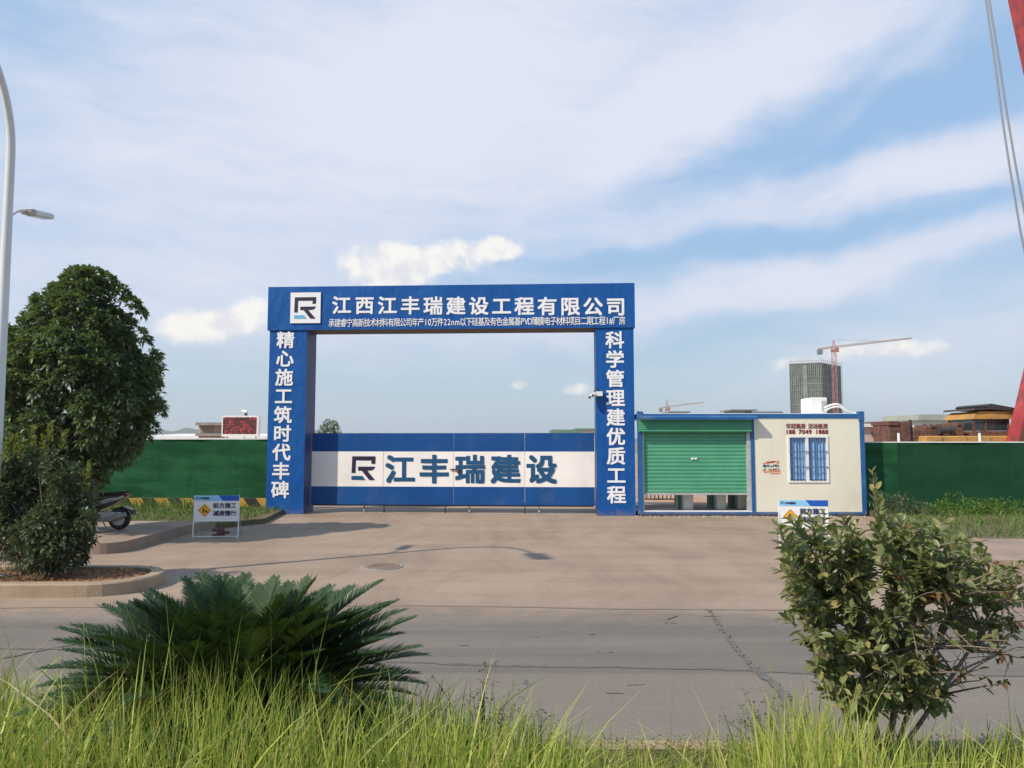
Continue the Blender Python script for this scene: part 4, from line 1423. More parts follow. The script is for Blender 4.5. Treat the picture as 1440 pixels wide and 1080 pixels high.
# ================================================================== SCOOTER (faces left, tail to the right)
def scooter():
    Y = 15.6
    z0 = 0.19
    rx = at(168, 730, Y).x
    fx = rx - 1.28
    t_ = thing("motor_scooter", "black motor scooter with silver side trim parked behind the leafy shrub", "scooter", (rx - 0.6, Y, z0))
    def wheel(x):
        b = MB()
        b.lathe([(0.13, -0.05), (0.19, -0.058), (0.215, -0.03), (0.222, 0), (0.215, 0.03), (0.19, 0.058), (0.13, 0.05)], (x, Y, z0 + 0.222), "y", 28)
        wh = b.build("wheel", M["rubber"], t_, True)
        b = MB()
        b.lathe([(0.05, -0.062), (0.135, -0.056), (0.135, 0.056), (0.05, 0.062)], (x, Y, z0 + 0.222), "y", 20)
        b.build("rim", M["scooter_silver"], wh, True)
    wheel(rx)
    wheel(fx)
    # side profiles (x from rear wheel, z), pushed across the width
    def slab(name, poly, hw, mat, parent=t_, y=0.0):
        b = MB()
        if name in ("rear_body", "side_trim", "seat", "tail_lamp"):
            poly = [(x - 0.12 - 0.1 * max(0, x), 0.36 + (z - 0.36) * (0.80 if x > -0.3 else 0.9)) for x, z in poly]
        b.prism([(rx + x, z0 + z) for x, z in poly][::-1], Y + y - hw, Y + y + hw, "y")
        return b.build(name, mat, parent)
    body = slab("rear_body", [(-0.62, 0.36), (-0.35, 0.36), (0.02, 0.52), (0.30, 0.74), (0.20, 0.80), (-0.10, 0.72), (-0.55, 0.60)], 0.13, M["scooter_black"])
    for yy in (-0.136, 0.136):
        slab("side_trim", [(-0.62, 0.40), (-0.52, 0.42), (0.24, 0.70), (0.31, 0.76), (0.27, 0.77), (-0.15, 0.60), (-0.60, 0.45)], 0.006, M["scooter_silver"], body, yy)
        slab("side_trim", [(-0.42, 0.54), (-0.36, 0.50), (0.06, 0.66), (0.10, 0.72), (-0.05, 0.70)], 0.006, M["scooter_silver"], body, yy)
    slab("seat", [(-0.62, 0.61), (-0.1, 0.735), (0.26, 0.83), (0.30, 0.87), (0.10, 0.86), (-0.30, 0.78), (-0.60, 0.70)], 0.125, M["rubber"])
    slab("tail_lamp", [(0.26, 0.70), (0.335, 0.76), (0.32, 0.80), (0.24, 0.78)], 0.06, M["red_lens"])
    slab("rear_fender", [(-0.16, 0.42), (0.10, 0.47), (0.27, 0.40), (0.30, 0.30), (0.27, 0.30), (0.22, 0.38), (0.08, 0.45), (-0.14, 0.40)], 0.075, M["scooter_black"])
    slab("floorboard", [(-1.05, 0.26), (-0.5, 0.24), (-0.5, 0.34), (-1.02, 0.34)], 0.15, M["scooter_black"])
    slab("leg_shield", [(-1.05, 0.30), (-0.98, 0.30), (-1.12, 0.98), (-1.24, 1.0), (-1.22, 0.8)], 0.19, M["scooter_black"])
    slab("front_fender", [(-1.52, 0.36), (-1.40, 0.48), (-1.18, 0.49), (-1.06, 0.38), (-1.09, 0.36), (-1.2, 0.455), (-1.38, 0.45), (-1.49, 0.35)], 0.07, M["scooter_black"])
    b = MB()
    b.tube([(rx - 1.28, Y - 0.085, z0 + 0.222), (rx - 1.2, Y - 0.07, z0 + 0.6), (rx - 1.14, Y, z0 + 0.98)], 0.022, 8)
    b.tube([(rx - 1.28, Y + 0.085, z0 + 0.222), (rx - 1.2, Y + 0.07, z0 + 0.6), (rx - 1.14, Y, z0 + 0.98)], 0.022, 8)
    b.build("fork", M["dark_metal"], t_)
    b = MB()
    b.tube([(rx - 0.98, Y - 0.34, z0 + 1.02), (rx - 1.12, Y - 0.15, z0 + 1.05), (rx - 1.14, Y, z0 + 1.0), (rx - 1.12, Y + 0.15, z0 + 1.05), (rx - 0.98, Y + 0.34, z0 + 1.02)], 0.016, 8)
    b.build("handlebar", M["dark_metal"], t_)
    for yy in (-0.26, 0.26):
        b = MB()
        b.tube([(rx - 1.04, Y + yy, z0 + 1.05), (rx - 1.08, Y + yy * 1.25, z0 + 1.24)], 0.008, 6)
        c = Vector((rx - 1.08, Y + yy * 1.35, z0 + 1.28))
        b.box(c.x - 0.012, c.x + 0.012, c.y - 0.06, c.y + 0.06, c.z - 0.035, c.z + 0.035)
        b.build("mirror", M["dark_metal"], t_)
    b = MB()
    b.lathe([(0.03, 0.0), (0.085, 0.03), (0.09, 0.09), (0.05, 0.12)], (rx - 1.31, Y, z0 + 0.9), "x", 16)
    b.build("headlamp", M["lamp_glass"], t_)
    b = MB()
    b.tube([(rx - 0.55, Y - 0.12, z0 + 0.24), (rx - 0.3, Y - 0.16, z0 + 0.2), (rx - 0.1, Y - 0.17, z0 + 0.22), (rx + 0.2, Y - 0.17, z0 + 0.32)], [0.02, 0.025, 0.055, 0.05], 10)
    b.build("exhaust", M["concrete_grey"], t_, True)
    slab("engine", [(-0.5, 0.18), (-0.05, 0.17), (0.05, 0.26), (-0.05, 0.36), (-0.5, 0.36)], 0.10, M["steel"])
    b = MB()
    b.tube([(rx - 0.42, Y - 0.1, z0 + 0.22), (rx - 0.34, Y - 0.17, z0)], 0.012, 6)
    b.tube([(rx - 0.42, Y + 0.1, z0 + 0.22), (rx - 0.34, Y + 0.17, z0)], 0.012, 6)
    b.build("stand", M["steel"], t_)


scooter()

# ================================================================== STREET LAMP
def street_lamp():
    Y = 10.48
    X = at(11, 300, Y).x
    t_ = thing("street_lamp", "tall white street lamp post with curved arm and small side lamp by the tree", "street lamp", (X, Y, 0.13))
    b = MB()
    zt = at(20, 215, Y).z
    R1 = 1.75
    pts = [(X, Y, 0.13), (X, Y, 1), (X, Y, 3), (X, Y, zt - 0.5), (X, Y, zt)]
    rad = [0.080, 0.077, 0.070, 0.059, 0.057]
    for i in range(1, 13):
        a = R_(i * 6.0)
        pts.append((X, Y - R1 * (1 - math.cos(a)), zt + R1 * math.sin(a)))
        rad.append(0.057 - 0.002 * i)
    e = Vector(pts[-1])
    d = Vector((0, -math.sin(R_(72)), math.cos(R_(72))))
    pts.append(tuple(e + d * 0.5))
    rad.append(0.032)
    b.tube(pts, rad, 14)
    b.build("post", M["lamp_white"], t_, True)
    b = MB()
    b.lathe([(0.18, 0.0), (0.18, 0.03), (0.10, 0.04), (0.095, 0.25)], (X, Y, 0.13), "z", 16)
    b.build("base_plate", M["lamp_white"], t_)

    def head(M4, ln, wd, th):
        b = MB(M4)
        b.bevbox(-wd / 2, wd / 2, 0, ln, -th / 2, th / 2, 0.02)
        hd = b.build("lamp_head", M["lamp_white"], t_)
        b2 = MB(M4)
        b2.box(-wd * 0.4, wd * 0.4, ln * 0.2, ln * 0.92, -th / 2 - 0.012, -th / 2 - 0.001)
        b2.build("lens", M["lamp_glass"], hd)
        b2 = MB(M4)
        b2.box(-wd / 2 - 0.006, wd / 2 + 0.006, -0.03, ln * 0.16, -th * 0.3, th * 0.36)
        b2.build("joint", M["steel"], hd)

    head(Matrix.Translation(e + d * 0.48) @ Matrix.Rotation(R_(180), 4, "Z") @ Matrix.Rotation(R_(12), 4, "X"), 0.75, 0.28, 0.11)
    za = at(18, 303, Y).z
    q = at(36, 297, Y + 0.40)
    b = MB()
    b.tube(bez((X, Y + 0.05, za), (X + 0.0, Y + 0.22, q.z + 0.0), (X, Y + 0.42, q.z), 8), 0.022, 8)
    b.build("side_arm", M["lamp_white"], t_, True)
    head(Matrix.Translation((X, Y + 0.40, q.z)) @ Matrix.Rotation(R_(9), 4, "X"), 0.55, 0.17, 0.08)


street_lamp()

# ================================================================== BIG TREE
def big_tree():
    Y = 15.0
    k_ = Y / F
    x0 = (108 - CX) * k_
    t_ = thing("broadleaf_tree", "large dense dark green tree beside the street lamp in front of the turf fence", "tree", (x0, Y, 0.1))
    # radius of the crown by height
    prof_px = [(384, 6), (396, 18), (420, 40), (450, 62), (480, 80), (510, 91), (545, 97), (580, 99), (610, 95), (640, 80), (670, 56), (692, 26)]
    zz = np.array([at(108, y, Y).z for y, _ in prof_px])[::-1]
    rr = np.array([r * k_ for _, r in prof_px])[::-1]
    R_at = lambda z: np.interp(z, zz, rr)
    zlo, zhi = zz[0], zz[-1]
    b = MB()
    b.tube([(x0 - 0.05, Y, 0.05), (x0, Y, 1.0), (x0 + 0.06, Y + 0.05, 2.0), (x0 + 0.02, Y, 3.4), (x0 + 0.05, Y, zhi - 0.5)], [0.14, 0.12, 0.10, 0.06, 0.02], 10)
    b.build("trunk", M["bark"], t_, True)
    lumps = []
    tries = 0
    while len(lumps) < 150 and tries < 20000:
        tries += 1
        z = rng.uniform(zlo + 0.1, zhi - 0.1)
        R0 = R_at(z)
        if rng.uniform(0, 1) > (0.15 + R0 / rr.max()):
            continue
        a = rng.uniform(0, 2 * np.pi)
        rad = R0 * rng.uniform(0.70, 1.02) - 0.12
        c = np.array([x0 + rad * math.cos(a), Y + rad * math.sin(a), z])
        s = rng.uniform(0.16, 0.38)
        if all(np.linalg.norm(c - q[0]) > 0.26 for q in lumps):
            lumps.append((c, s))
    for px, py, s in ((105, 392, .14), (137, 388, .14), (168, 412, .15), (126, 402, .22), (190, 440, .16), (60, 430, .16), (214, 505, .16), (219, 575, .18), (18, 500, .26), (30, 465, .22), (10, 540, .26), (48, 445, .2), (14, 585, .24), (205, 535, .22), (196, 475, .18), (180, 430, .18), (150, 402, .2), (84, 412, .2)):
        p = at(px, py, Y)
        lumps.append((np.array(p), s))
    b = MB()
    for c, s in lumps[::2]:
        h = max(1.0, c[2] - 0.9 * math.hypot(c[0] - x0, c[1] - Y) - 0.2)
        b.tube(bez((x0, Y, h), (x0 + (c[0] - x0) * 0.45, Y + (c[1] - Y) * 0.45, c[2] - 0.25), tuple(c), 5), 0.032, 5, 0.008)
    b.build("limbs", M["bark"], t_)
    Ps, Ds = [], []
    for c, s in lumps:
        nw = int(30 * (s / 0.28) ** 2) + 8
        dirs = sphere_dirs(nw)
        outw = c - np.array([x0, Y, c[2] - 0.6])
        outw = outw / np.linalg.norm(outw)
        dirs = unit(dirs + outw * 0.7 + np.array([0, 0, 0.25]))
        rad = s * rng.uniform(0.55, 1.08, (nw, 1))
        ctr = c + dirs * rad
        for q in range(nw):
            n = rng.integers(7, 11)
            d = unit(dirs[q] * 0.75 + np.array([0, 0, 0.25]) + rng.normal(0, 0.62, (n, 3)))
            Ps.append(np.tile(ctr[q], (n, 1)) + d * 0.012)
            Ds.append(d)
    # inner foliage
    ni = 5200
    z = rng.uniform(zlo, zhi - 0.2, ni)
    a = rng.uniform(0, 2 * np.pi, ni)
    rad = R_at(z) * np.sqrt(rng.uniform(0.05, 0.72, ni))
    Ps.append(np.stack([x0 + rad * np.cos(a), Y + rad * np.sin(a), z], 1))
    Ds.append(sphere_dirs(ni))
    P, D = np.concatenate(Ps), np.concatenate(Ds)
    L = rng.uniform(0.09, 0.15, len(P))
    V, fs = leaves(P, D, L, L * 0.45, droop=0.3)
    np_mesh("crown", V, fs, M["leaf_tree"], t_)


big_tree()


# ================================================================== SHRUBS
def shrub(name, label, base, lumps, leaf_len, per, mat, tip_mat=None, tips=(), stem_r=0.02, cat="shrub", nin=0, group=None, width=0.42):
    """shrub from foliage lumps (centre, radius); stems run up to each lump"""
    t_ = thing(name, label, cat, base, group)
    b = MB()
    for c, s in lumps:
        j = rng.normal(0, 0.06, 2)
        b.tube(bez((base[0] + j[0], base[1] + j[1], base[2] - 0.02), (base[0] + (c[0] - base[0]) * 0.3, base[1] + (c[1] - base[1]) * 0.3, base[2] + (c[2] - base[2]) * 0.6), tuple(c), 6), stem_r, 5, stem_r * 0.35)
    b.build("stems", M["twig"], t_)
    Ps, Ds = [], []
    for c, s in lumps:
        n = int(per * (s / 0.2) ** 2) + 6
        d0 = sphere_dirs(n)
        ctr = np.array(c) + d0 * s * np.cbrt(rng.uniform(0.15, 1.0, (n, 1)))
        m = 4
        d = unit(d0[:, None, :] * 0.6 + np.array([0, 0, 0.35]) + rng.normal(0, 0.55, (n, m, 3))).reshape(-1, 3)
        Ps.append(np.repeat(ctr, m, 0))
        Ds.append(d)
    P, D = np.concatenate(Ps), np.concatenate(Ds)
    L = leaf_len * rng.uniform(0.7, 1.25, len(P))
    V, fs = leaves(P, D, L, L * width, droop=0.18)
    np_mesh("foliage", V, fs, mat, t_)
    if tips:
        for c, s in tips:
            n = 40
            zz = rng.uniform(0, 1, n)
            P = np.array(c) + np.stack([rng.normal(0, 0.02, n), rng.normal(0, 0.02, n), zz * s], 1)
            a = rng.uniform(0, 2 * np.pi, n)
            V, fs = leaves(P, np.stack([np.cos(a) * 0.6, np.sin(a) * 0.6, np.full(n, 0.75)], 1), leaf_len * 1.1 * np.ones(n), leaf_len * 0.4)
            np_mesh("young_shoot", V, fs, tip_mat, t_)
    return t_


def pxlumps(spec, Y, spread=0.25):
    out_ = []
    for px, py, rpx in spec:
        p = at(px, py, Y + rng.uniform(-spread, spread))
        out_.append(((p.x, p.y, p.z), rpx / F * Y))
    return out_


YB = 10.6
base = at(66, 804, YB)
sp = [(60, 660, 22), (40, 680, 22), (85, 670, 20), (105, 668, 16), (118, 690, 16), (25, 690, 18), (60, 700, 28), (95, 705, 26), (35, 720, 24), (70, 735, 28), (110, 725, 20),
      (45, 752, 24), (85, 760, 24), (112, 752, 16), (20, 730, 18), (60, 780, 20), (95, 785, 16), (30, 770, 18), (110, 782, 12), (75, 648, 14), (50, 640, 12), (124, 705, 11), (10, 705, 14), (8, 660, 16), (28, 655, 14), (0, 690, 20), (4, 730, 20), (8, 765, 18), (118, 760, 16), (122, 730, 14), (45, 790, 16), (80, 795, 12)]
shrub("leafy_shrub", "dark leafy shrub growing from the kerbed island in front of the tree", (base.x, YB, 0.13), pxlumps(sp, YB, 0.3), 0.082, 150, M["leaf_bush"], M["leaf_tip"],
      [(tuple(at(px, py, YB - 0.2)), 0.25) for px, py in ((20, 640), (45, 628), (70, 622), (88, 634), (120, 692), (123, 678), (8, 652), (60, 640), (30, 648))], 0.014)
# low shrub at the foot
sp = [(10, 800, 16), (30, 795, 15), (52, 798, 14), (70, 795, 12), (-10, 792, 18), (20, 780, 12), (-30, 800, 18)]
p = at(20, 812, 10.25)
shrub("low_shrub", "low spreading green shrub at the foot of the dark leafy shrub behind the kerb", (p.x, 10.25, 0.13), pxlumps(sp, 10.3, 0.15), 0.035, 80, M["leaf_bush"], stem_r=0.006)
p = at(4, 775, 10.9)
shrub("low_shrub", "small reddish shrub at the left edge behind the island kerb", (p.x - 0.1, 10.9, 0.13), pxlumps([(0, 775, 14), (-20, 770, 20), (14, 785, 9)], 10.9, 0.1), 0.04, 50, M["weed_dark"], stem_r=0.006)
# leaf litter on the island soil
n = 1500
P = np.stack([rng.uniform(-9.5, -4.95, n), rng.uniform(10.0, 11.1, n), np.full(n, 0.14)], 1)
V, fs = leaves(P, np.stack([rng.normal(0, 1, n), rng.normal(0, 1, n), rng.uniform(0, 0.5, n)], 1), rng.uniform(0.03, 0.07, n), 0.025, twist=1.5)
tag(np_mesh("leaf_litter", V, fs, M["litter"]), "dry reddish leaf litter on the island soil", "leaf litter", kind="stuff")

# small tree beyond the gate
Yt = 60.0
p = at(464, 606, Yt)
shrub("small_tree", "small round tree showing above the left end of the gate", (p.x, Yt, 0.0), pxlumps([(464, 600, 8), (456, 602, 6), (472, 602, 6), (460, 595, 5), (470, 596, 5), (464, 608, 8), (452, 606, 5), (475, 607, 5)], Yt, 0.3), 0.13, 22, M["leaf_tree"], stem_r=0.03, cat="tree")

# ================================================================== CYCAD
def cycad():
    Y = 3.62
    c = np.array([(345 - CX) / F * Y, Y, 0.69])
    t_ = thing("cycad", "large dark green cycad palm with stiff feathery fronds in the tall grass", "cycad", (c[0], Y, 0.21))
    b = MB()
    b.lathe([(0.13, 0.0), (0.15, 0.1), (0.145, 0.35), (0.13, 0.45), (0.07, 0.56)], (c[0], Y, 0.19), "z", 18)
    b.build("trunk", M["cycad_trunk"], t_)
    nfr = 100
    extra = []
    golden = math.pi * (3 - math.sqrt(5))
    for i in range(nfr + 150):
        f_ = i / (nfr - 1) if i < nfr else rng.uniform(0.12, 1.0)
        el0 = R_(82 - 88 * f_ ** 0.90 - (14 * f_ if i >= nfr else 0) + rng.normal(0, 6))
        a = i * golden + rng.normal(0, 0.12)
        L = (0.52 + 0.30 * min(1, f_ * 2.2)) * rng.uniform(0.9, 1.06)
        ns = 22
        bend = R_(rng.uniform(8, 26) + 16 * f_)
        hd = np.array([math.cos(a), math.sin(a), 0])
        pts, tg = [], []
        p = c + hd * 0.05 + np.array([0, 0, 0.05 * (1 - f_)])
        for s in range(ns + 1):
            e = el0 - bend * (s / ns) ** 1.4
            d = hd * math.cos(e) + np.array([0, 0, math.sin(e)])
            pts.append(p.copy())
            tg.append(d)
            p = p + d * (L / ns)
        pts, tg = np.array(pts), np.array(tg)
        nl = 76
        t = np.linspace(0.13, 0.995, nl)
        ctr = np.stack([np.interp(t * ns, np.arange(ns + 1), pts[:, q]) for q in range(3)], 1)
        dr = unit(np.stack([np.interp(t * ns, np.arange(ns + 1), tg[:, q]) for q in range(3)], 1))
        side = np.cross(hd, np.array([0, 0, 1.0]))
        side = side / np.linalg.norm(side)
        up = unit(np.cross(np.tile(side, (nl, 1)), dr))
        ll = 0.15 * rng.uniform(0.85, 1.1, nl) * np.clip(np.minimum((t + 0.05) / 0.26, (1.10 - t) / 0.42), 0.22, 1.0)
        Vs, Fs, o = [], [], 0
        for sg in (-1, 1):
            fw_ = 0.45 + 0.55 * t[:, None]
            d = unit(sg * side[None] * 0.9 + dr * fw_ + up * 0.36 + rng.normal(0, 0.05, (nl, 3)))
            b0 = ctr - dr * 0.0055
            b1 = ctr + dr * 0.0055
            mid0 = ctr + d * (ll[:, None] * 0.6) - dr * 0.0042
            mid1 = ctr + d * (ll[:, None] * 0.6) + dr * 0.0042
            tip = ctr + d * ll[:, None] - np.array([0, 0, 0.008])
            V = np.stack([b0, b1, mid1, mid0, tip], 1).reshape(-1, 3)
            off = (np.arange(nl) * 5)[:, None]
            Vs.append((V, [np.array([[0, 1, 2, 3]]) + off, np.array([[3, 2, 4]]) + off]))
        V, fs = join(Vs)
        if i >= nfr:
            extra.append((V, fs))
            continue
        fr = np_mesh("frond", V, fs, M["frond"], t_)
        b = MB()
        b.tube([tuple(q) for q in pts[::2]], 0.0075, 5, 0.002)
        b.build("rachis", M["rachis"], fr)
    V, fs = join(extra)
    np_mesh("lower_fronds", V, fs, M["frond"], t_)["kind"] = "stuff"


cycad()


# ================================================================== NEAR SHRUB (right)
def near_shrub():
    Y = 4.0
    base = Vector((at(1232, 1000, Y).x, Y, 0.215))
    t_ = thing("leafy_shrub", "open shrub with glossy leaves and bare twigs at the near right road edge", "shrub", tuple(base))
    prim = [(1180, 850), (1215, 800), (1260, 790), (1300, 850), (1350, 850), (1150, 900), (1400, 860), (1230, 890), (1290, 780), (1130, 830)]
    br = MB()
    nodes = []
    for px, py in prim:
        e = at(px, py, Y + rng.uniform(-0.28, 0.28))
        mid = base.lerp(e, 0.5) + Vector((0, 0, 0.02)) + Vector((rng.normal(0, 0.04), rng.normal(0, 0.04), 0))
        st = base + Vector((rng.normal(0, 0.035), rng.normal(0, 0.035), 0))
        pth = bez(st, mid, e, 9)
        br.tube(pth, 0.014, 6, 0.007)
        nodes += pth[4:]
    tips = []
    def region(n, x0, x1, y0, y1, lv):
        for _ in range(n):
            tips.append((rng.uniform(x0, x1), rng.uniform(y0, y1), lv))
    region(62, 1100, 1210, 738, 860, 1.0)
    region(60, 1190, 1330, 730, 830, 1.0)
    region(46, 1120, 1260, 850, 930, 0.9)
    region(24, 1230, 1300, 830, 900, 0.7)
    region(34, 1300, 1385, 760, 815, 0.75)
    region(24, 1180, 1270, 930, 985, 0.45)
    region(34, 1140, 1300, 895, 985, 0.9)
    region(30, 1180, 1330, 930, 1005, 0.9)
    region(34, 1320, 1440, 765, 850, 0.6)
    region(16, 1330, 1430, 850, 910, 0.4)
    region(40, 1290, 1450, 800, 960, 0.12)
    region(14, 1380, 1450, 790, 900, 0.18)
    tips += [(1096, 742, 1.0), (1112, 730, 1.0), (1140, 728, 1.0), (1160, 722, 1.1), (1185, 728, 1.0), (1240, 722, 1.0), (1262, 735, 1.0), (1290, 742, 1.0), (1318, 748, 0.9), (1092, 800, 0.8), (1100, 870, 0.8), (1420, 812, 0.6), (1432, 838, 0.5), (1345, 765, 0.8), (1375, 780, 0.8)]
    Ps, Ds, Ls = [], [], []
    dead_P, dead_D = [], []
    for px, py, lv in tips:
        e = at(px, py, Y + rng.uniform(-0.42, 0.42))
        near = sorted(nodes, key=lambda q: (q - e).length + max(0, q.z - e.z + 0.05) * 2.0 + random.random() * 0.10)[0]
        mid = near.lerp(e, 0.5) + Vector((rng.normal(0, 0.03), rng.normal(0, 0.03), 0.03))
        pth = bez(near, mid, e, 8)
        br.tube(pth, 0.0065, 5, 0.0025)
        ln = sum((pth[i + 1] - pth[i]).length for i in range(7))
        nl = int(rng.uniform(16, 24) * lv)
        dirn = np.array((pth[7] - pth[4]).normalized())
        for i in range(nl):
            u = 1 - (i / max(nl, 1)) * min(0.85, 0.24 / max(ln, 0.05))
            kf = u * 7
            k0 = min(int(kf), 6)
            p = pth[k0].lerp(pth[k0 + 1], kf - k0)
            a = i * 2.4 + rng.normal(0, 0.3)
            ax = np.cross(dirn, [0.2, 0.3, 1.0])
            ax /= np.linalg.norm(ax)
            bx_ = np.cross(dirn, ax)
            d = dirn * rng.uniform(0.25, 0.9) + (ax * math.cos(a) + bx_ * math.sin(a)) * 0.9 + np.array([0, 0, 0.25])
            Ps.append(p)
            Ds.append(d)
            Ls.append(rng.uniform(0.048, 0.088) * (0.75 if i < 3 else 1.0))
        if lv < 0.3 and rng.uniform() < 0.6:
            for _ in range(rng.integers(1, 4)):
                dead_P.append(tuple(e + Vector(rng.normal(0, 0.012, 3))))
                dead_D.append((rng.normal(0, .5), rng.normal(0, .5), -0.8))
        if lv < 0.3:    # extra bare twigs
            for _ in range(3):
                q = pth[rng.integers(3, 7)]
                f_ = q + Vector((rng.normal(0, 0.10), rng.normal(0, 0.08), rng.normal(0.03, 0.07)))
                br.tube(bez(q, q.lerp(f_, 0.5) + Vector((0, 0, 0.015)), f_, 4), 0.003, 4, 0.0014)
    # the tall upright shoot
    p0, p1 = at(1240, 800, Y - 0.05), at(1227, 664, Y - 0.05)
    pth = bez(p0, p0.lerp(p1, 0.5) + Vector((0.01, 0, 0)), p1, 9)
    br.tube(pth, 0.007, 6, 0.003)
    for i in range(22):
        kf = 8 - i * 0.30
        k0 = max(0, min(int(kf), 7))
        p = pth[k0].lerp(pth[k0 + 1], max(0, kf - k0))
        a = i * 2.4
        Ps.append(p)
        Ds.append((math.cos(a) * 0.55, math.sin(a) * 0.55, 0.9))
        Ls.append(0.045 + 0.0035 * min(i, 12))
    br.build("branches", M["twig"], t_)
    P, D, L = np.array([tuple(p) for p in Ps]), np.array([tuple(d) for d in Ds]), np.array(Ls)
    V, fs = leaves(P, D, L, L * rng.uniform(0.42, 0.52, len(L)), fine=True, droop=0.10, fold=0.2)
    np_mesh("foliage", V, fs, M["leaf_near"], t_)
    V, fs = leaves(np.array(dead_P), np.array(dead_D), 0.045 * np.ones(len(dead_P)), 0.02, fine=True, fold=0.5)
    np_mesh("withered_leaves", V, fs, M["leaf_dead"], t_)
    rp_ = [tuple(at(px, py, Y - 0.3)) for px, py in ((1287, 752), (1262, 815), (1268, 818), (1300, 838), (1290, 750), (1258, 812))]
    V, fs = leaves(np.array(rp_), rng.normal(0, 1, (6, 3)) + np.array([0, 0, 0.6]), 0.06 * np.ones(6), 0.026, fine=True)
    np_mesh("red_new_leaves", V, fs, M["leaf_red"], t_)


near_shrub()

# ================================================================== FOREGROUND GRASS
def tall_grass():
    tipx = [-200, 0, 60, 120, 200, 300, 400, 500, 600, 680, 760, 820, 870, 980, 1040, 1080, 1130, 1180, 1240, 1320, 1440, 1650]
    tipy = [960, 950, 985, 960, 935, 930, 948, 972, 992, 1010, 1030, 1050, 1066, 1066, 1045, 1000, 990, 1020, 1035, 1045, 1048, 1040]
    n = 12000
    Yv = rng.uniform(2.25, 4.42, n)
    px = rng.uniform(-330, 1770, n)
    # clumpiness
    cl = np.sin(px * 0.031 + Yv * 5.0) + np.sin(px * 0.013 - Yv * 3.1 + 1.0) + 0.6 * np.sin(px * 0.083 + Yv * 9)
    T = np.interp(px, tipx, tipy) + rng.gamma(1.6, 28.0, n) - 56 - cl * 14
    z = EYE - (T - HOR) / F * Yv
    H = z - 0.215
    dens = np.interp(px, [-330, 600, 760, 840, 1000, 1060, 1160, 1240, 1770], [1, 1, 0.75, 0.5, 0.42, 0.75, 0.85, 0.6, 0.6])
    ok = (H > 0.10) & (rng.uniform(0, 1, n) < dens)
    X = (px - CX) / F * Yv
    P = np.stack([X, Yv, np.full(n, 0.205)], 1)[ok]
    H = np.minimum(H[ok], 0.95)
    m = len(P)
    lean = rng.normal(0, 0.13, (m, 2)) + np.array([0.03, 0.0])
    big = rng.uniform(0, 1, m) < 0.10
    lean[big] *= 4.0
    H2 = H * (1 + 0.10 * big)
    wd = rng.uniform(0.007, 0.017, m)
    g1 = blades(P, H2, lean, wd, 5)
    n3 = 900
    px3 = np.concatenate([rng.uniform(-300, 640, 680), rng.uniform(640, 820, 50), rng.uniform(1040, 1180, 90), rng.uniform(1180, 1700, 80)])
    Y3 = rng.uniform(2.3, 3.6, n3)
    T3 = np.interp(px3, tipx, tipy) - rng.gamma(1.6, 22.0, n3) + 4
    H4 = np.clip(EYE - (T3 - HOR) / F * Y3 - 0.205, 0.2, 1.15)
    P3 = np.stack([(px3 - CX) / F * Y3, Y3, np.full(n3, 0.205)], 1)
    l3 = rng.normal(0, 0.30, (n3, 2))
    g3 = blades(P3, H4 * (1 + 0.35 * np.minimum(np.linalg.norm(l3, axis=1), 0.9) ** 2), l3, rng.uniform(0.010, 0.022, n3), 8, 0.7)
    # a few long arching single blades
    spec = [(20, 840, 70, 920), (210, 840, 250, 1000), (330, 870, 300, 1000), (545, 905, 500, 1010), (610, 960, 560, 1030), (945, 905, 940, 1005), (468, 850, 420, 980), (380, 830, 385, 980), (250, 905, 215, 1010),
            (430, 905, 470, 1020), (640, 990, 640, 1060), (722, 930, 722, 1050), (1090, 925, 1110, 1040), (1070, 890, 1125, 1040), (700, 1000, 690, 1060), (20, 930, 5, 1000), (110, 890, 140, 1010), (560, 940, 520, 1030), (180, 800, 245, 990), (1165, 985, 1170, 1060)]
    P2, H3, L3 = [], [], []
    for tx, ty, bx_, by_ in spec:
        Yb = rng.uniform(2.7, 3.3)
        tpt, bpt = at(tx, ty, Yb), at(bx_, by_, Yb)
        h = tpt.z - 0.205
        P2.append((bpt.x - (tpt.x - bpt.x) * 0.1, Yb, 0.205))
        H3.append(h * 1.04)
        L3.append(((tpt.x - bpt.x) / h * 1.1, rng.normal(0, 0.1)))
    g2 = blades(np.array(P2), np.array(H3), np.array(L3), np.full(len(P2), 0.010), 7, 0.15)
    n4 = 70
    px4, Y4 = np.concatenate([rng.uniform(-160, 130, 50), rng.uniform(1050, 1180, 20)]), rng.uniform(2.4, 3.1, n4)
    T4 = np.concatenate([rng.uniform(915, 990, 50), rng.uniform(965, 1020, 20)])
    g4 = blades(np.stack([(px4 - CX) / F * Y4, Y4, np.full(n4, 0.205)], 1), (EYE - (T4 - HOR) / F * Y4 - 0.205) * 1.12, rng.normal(0, 0.45, (n4, 2)), rng.uniform(0.016, 0.028, n4), 9, 0.8)
    V, fs = join([g1, g2, g3, g4])
    tag(np_mesh("tall_grass", V, fs, M["grass_tall"]), "tall yellow green grass along the near road verge", "grass", kind="stuff")
    # short undergrowth and moss at the road edge
    n = 9000
    P = np.stack([rng.uniform(-5.5, 5.5, n), rng.uniform(3.3, 4.5, n) , np.full(n, 0.21)], 1)
    g = blades(P, rng.uniform(0.03, 0.12, n), rng.normal(0, 0.5, (n, 2)), rng.uniform(0.004, 0.008, n), 3)
    n2 = 9000
    P2 = np.stack([rng.uniform(-5.5, 5.5, n2), rng.normal(4.45, 0.14, n2), 0.212 + rng.uniform(0, 0.03, n2)], 1)
    P2 = P2[P2[:, 1] < 4.68]
    lv = leaves(P2, rng.normal(0, 1, (len(P2), 3)) * [1, 1, .4] + [0, 0, .3], rng.uniform(0.012, 0.03, len(P2)), 0.012)
    V, fs = join([g, lv])
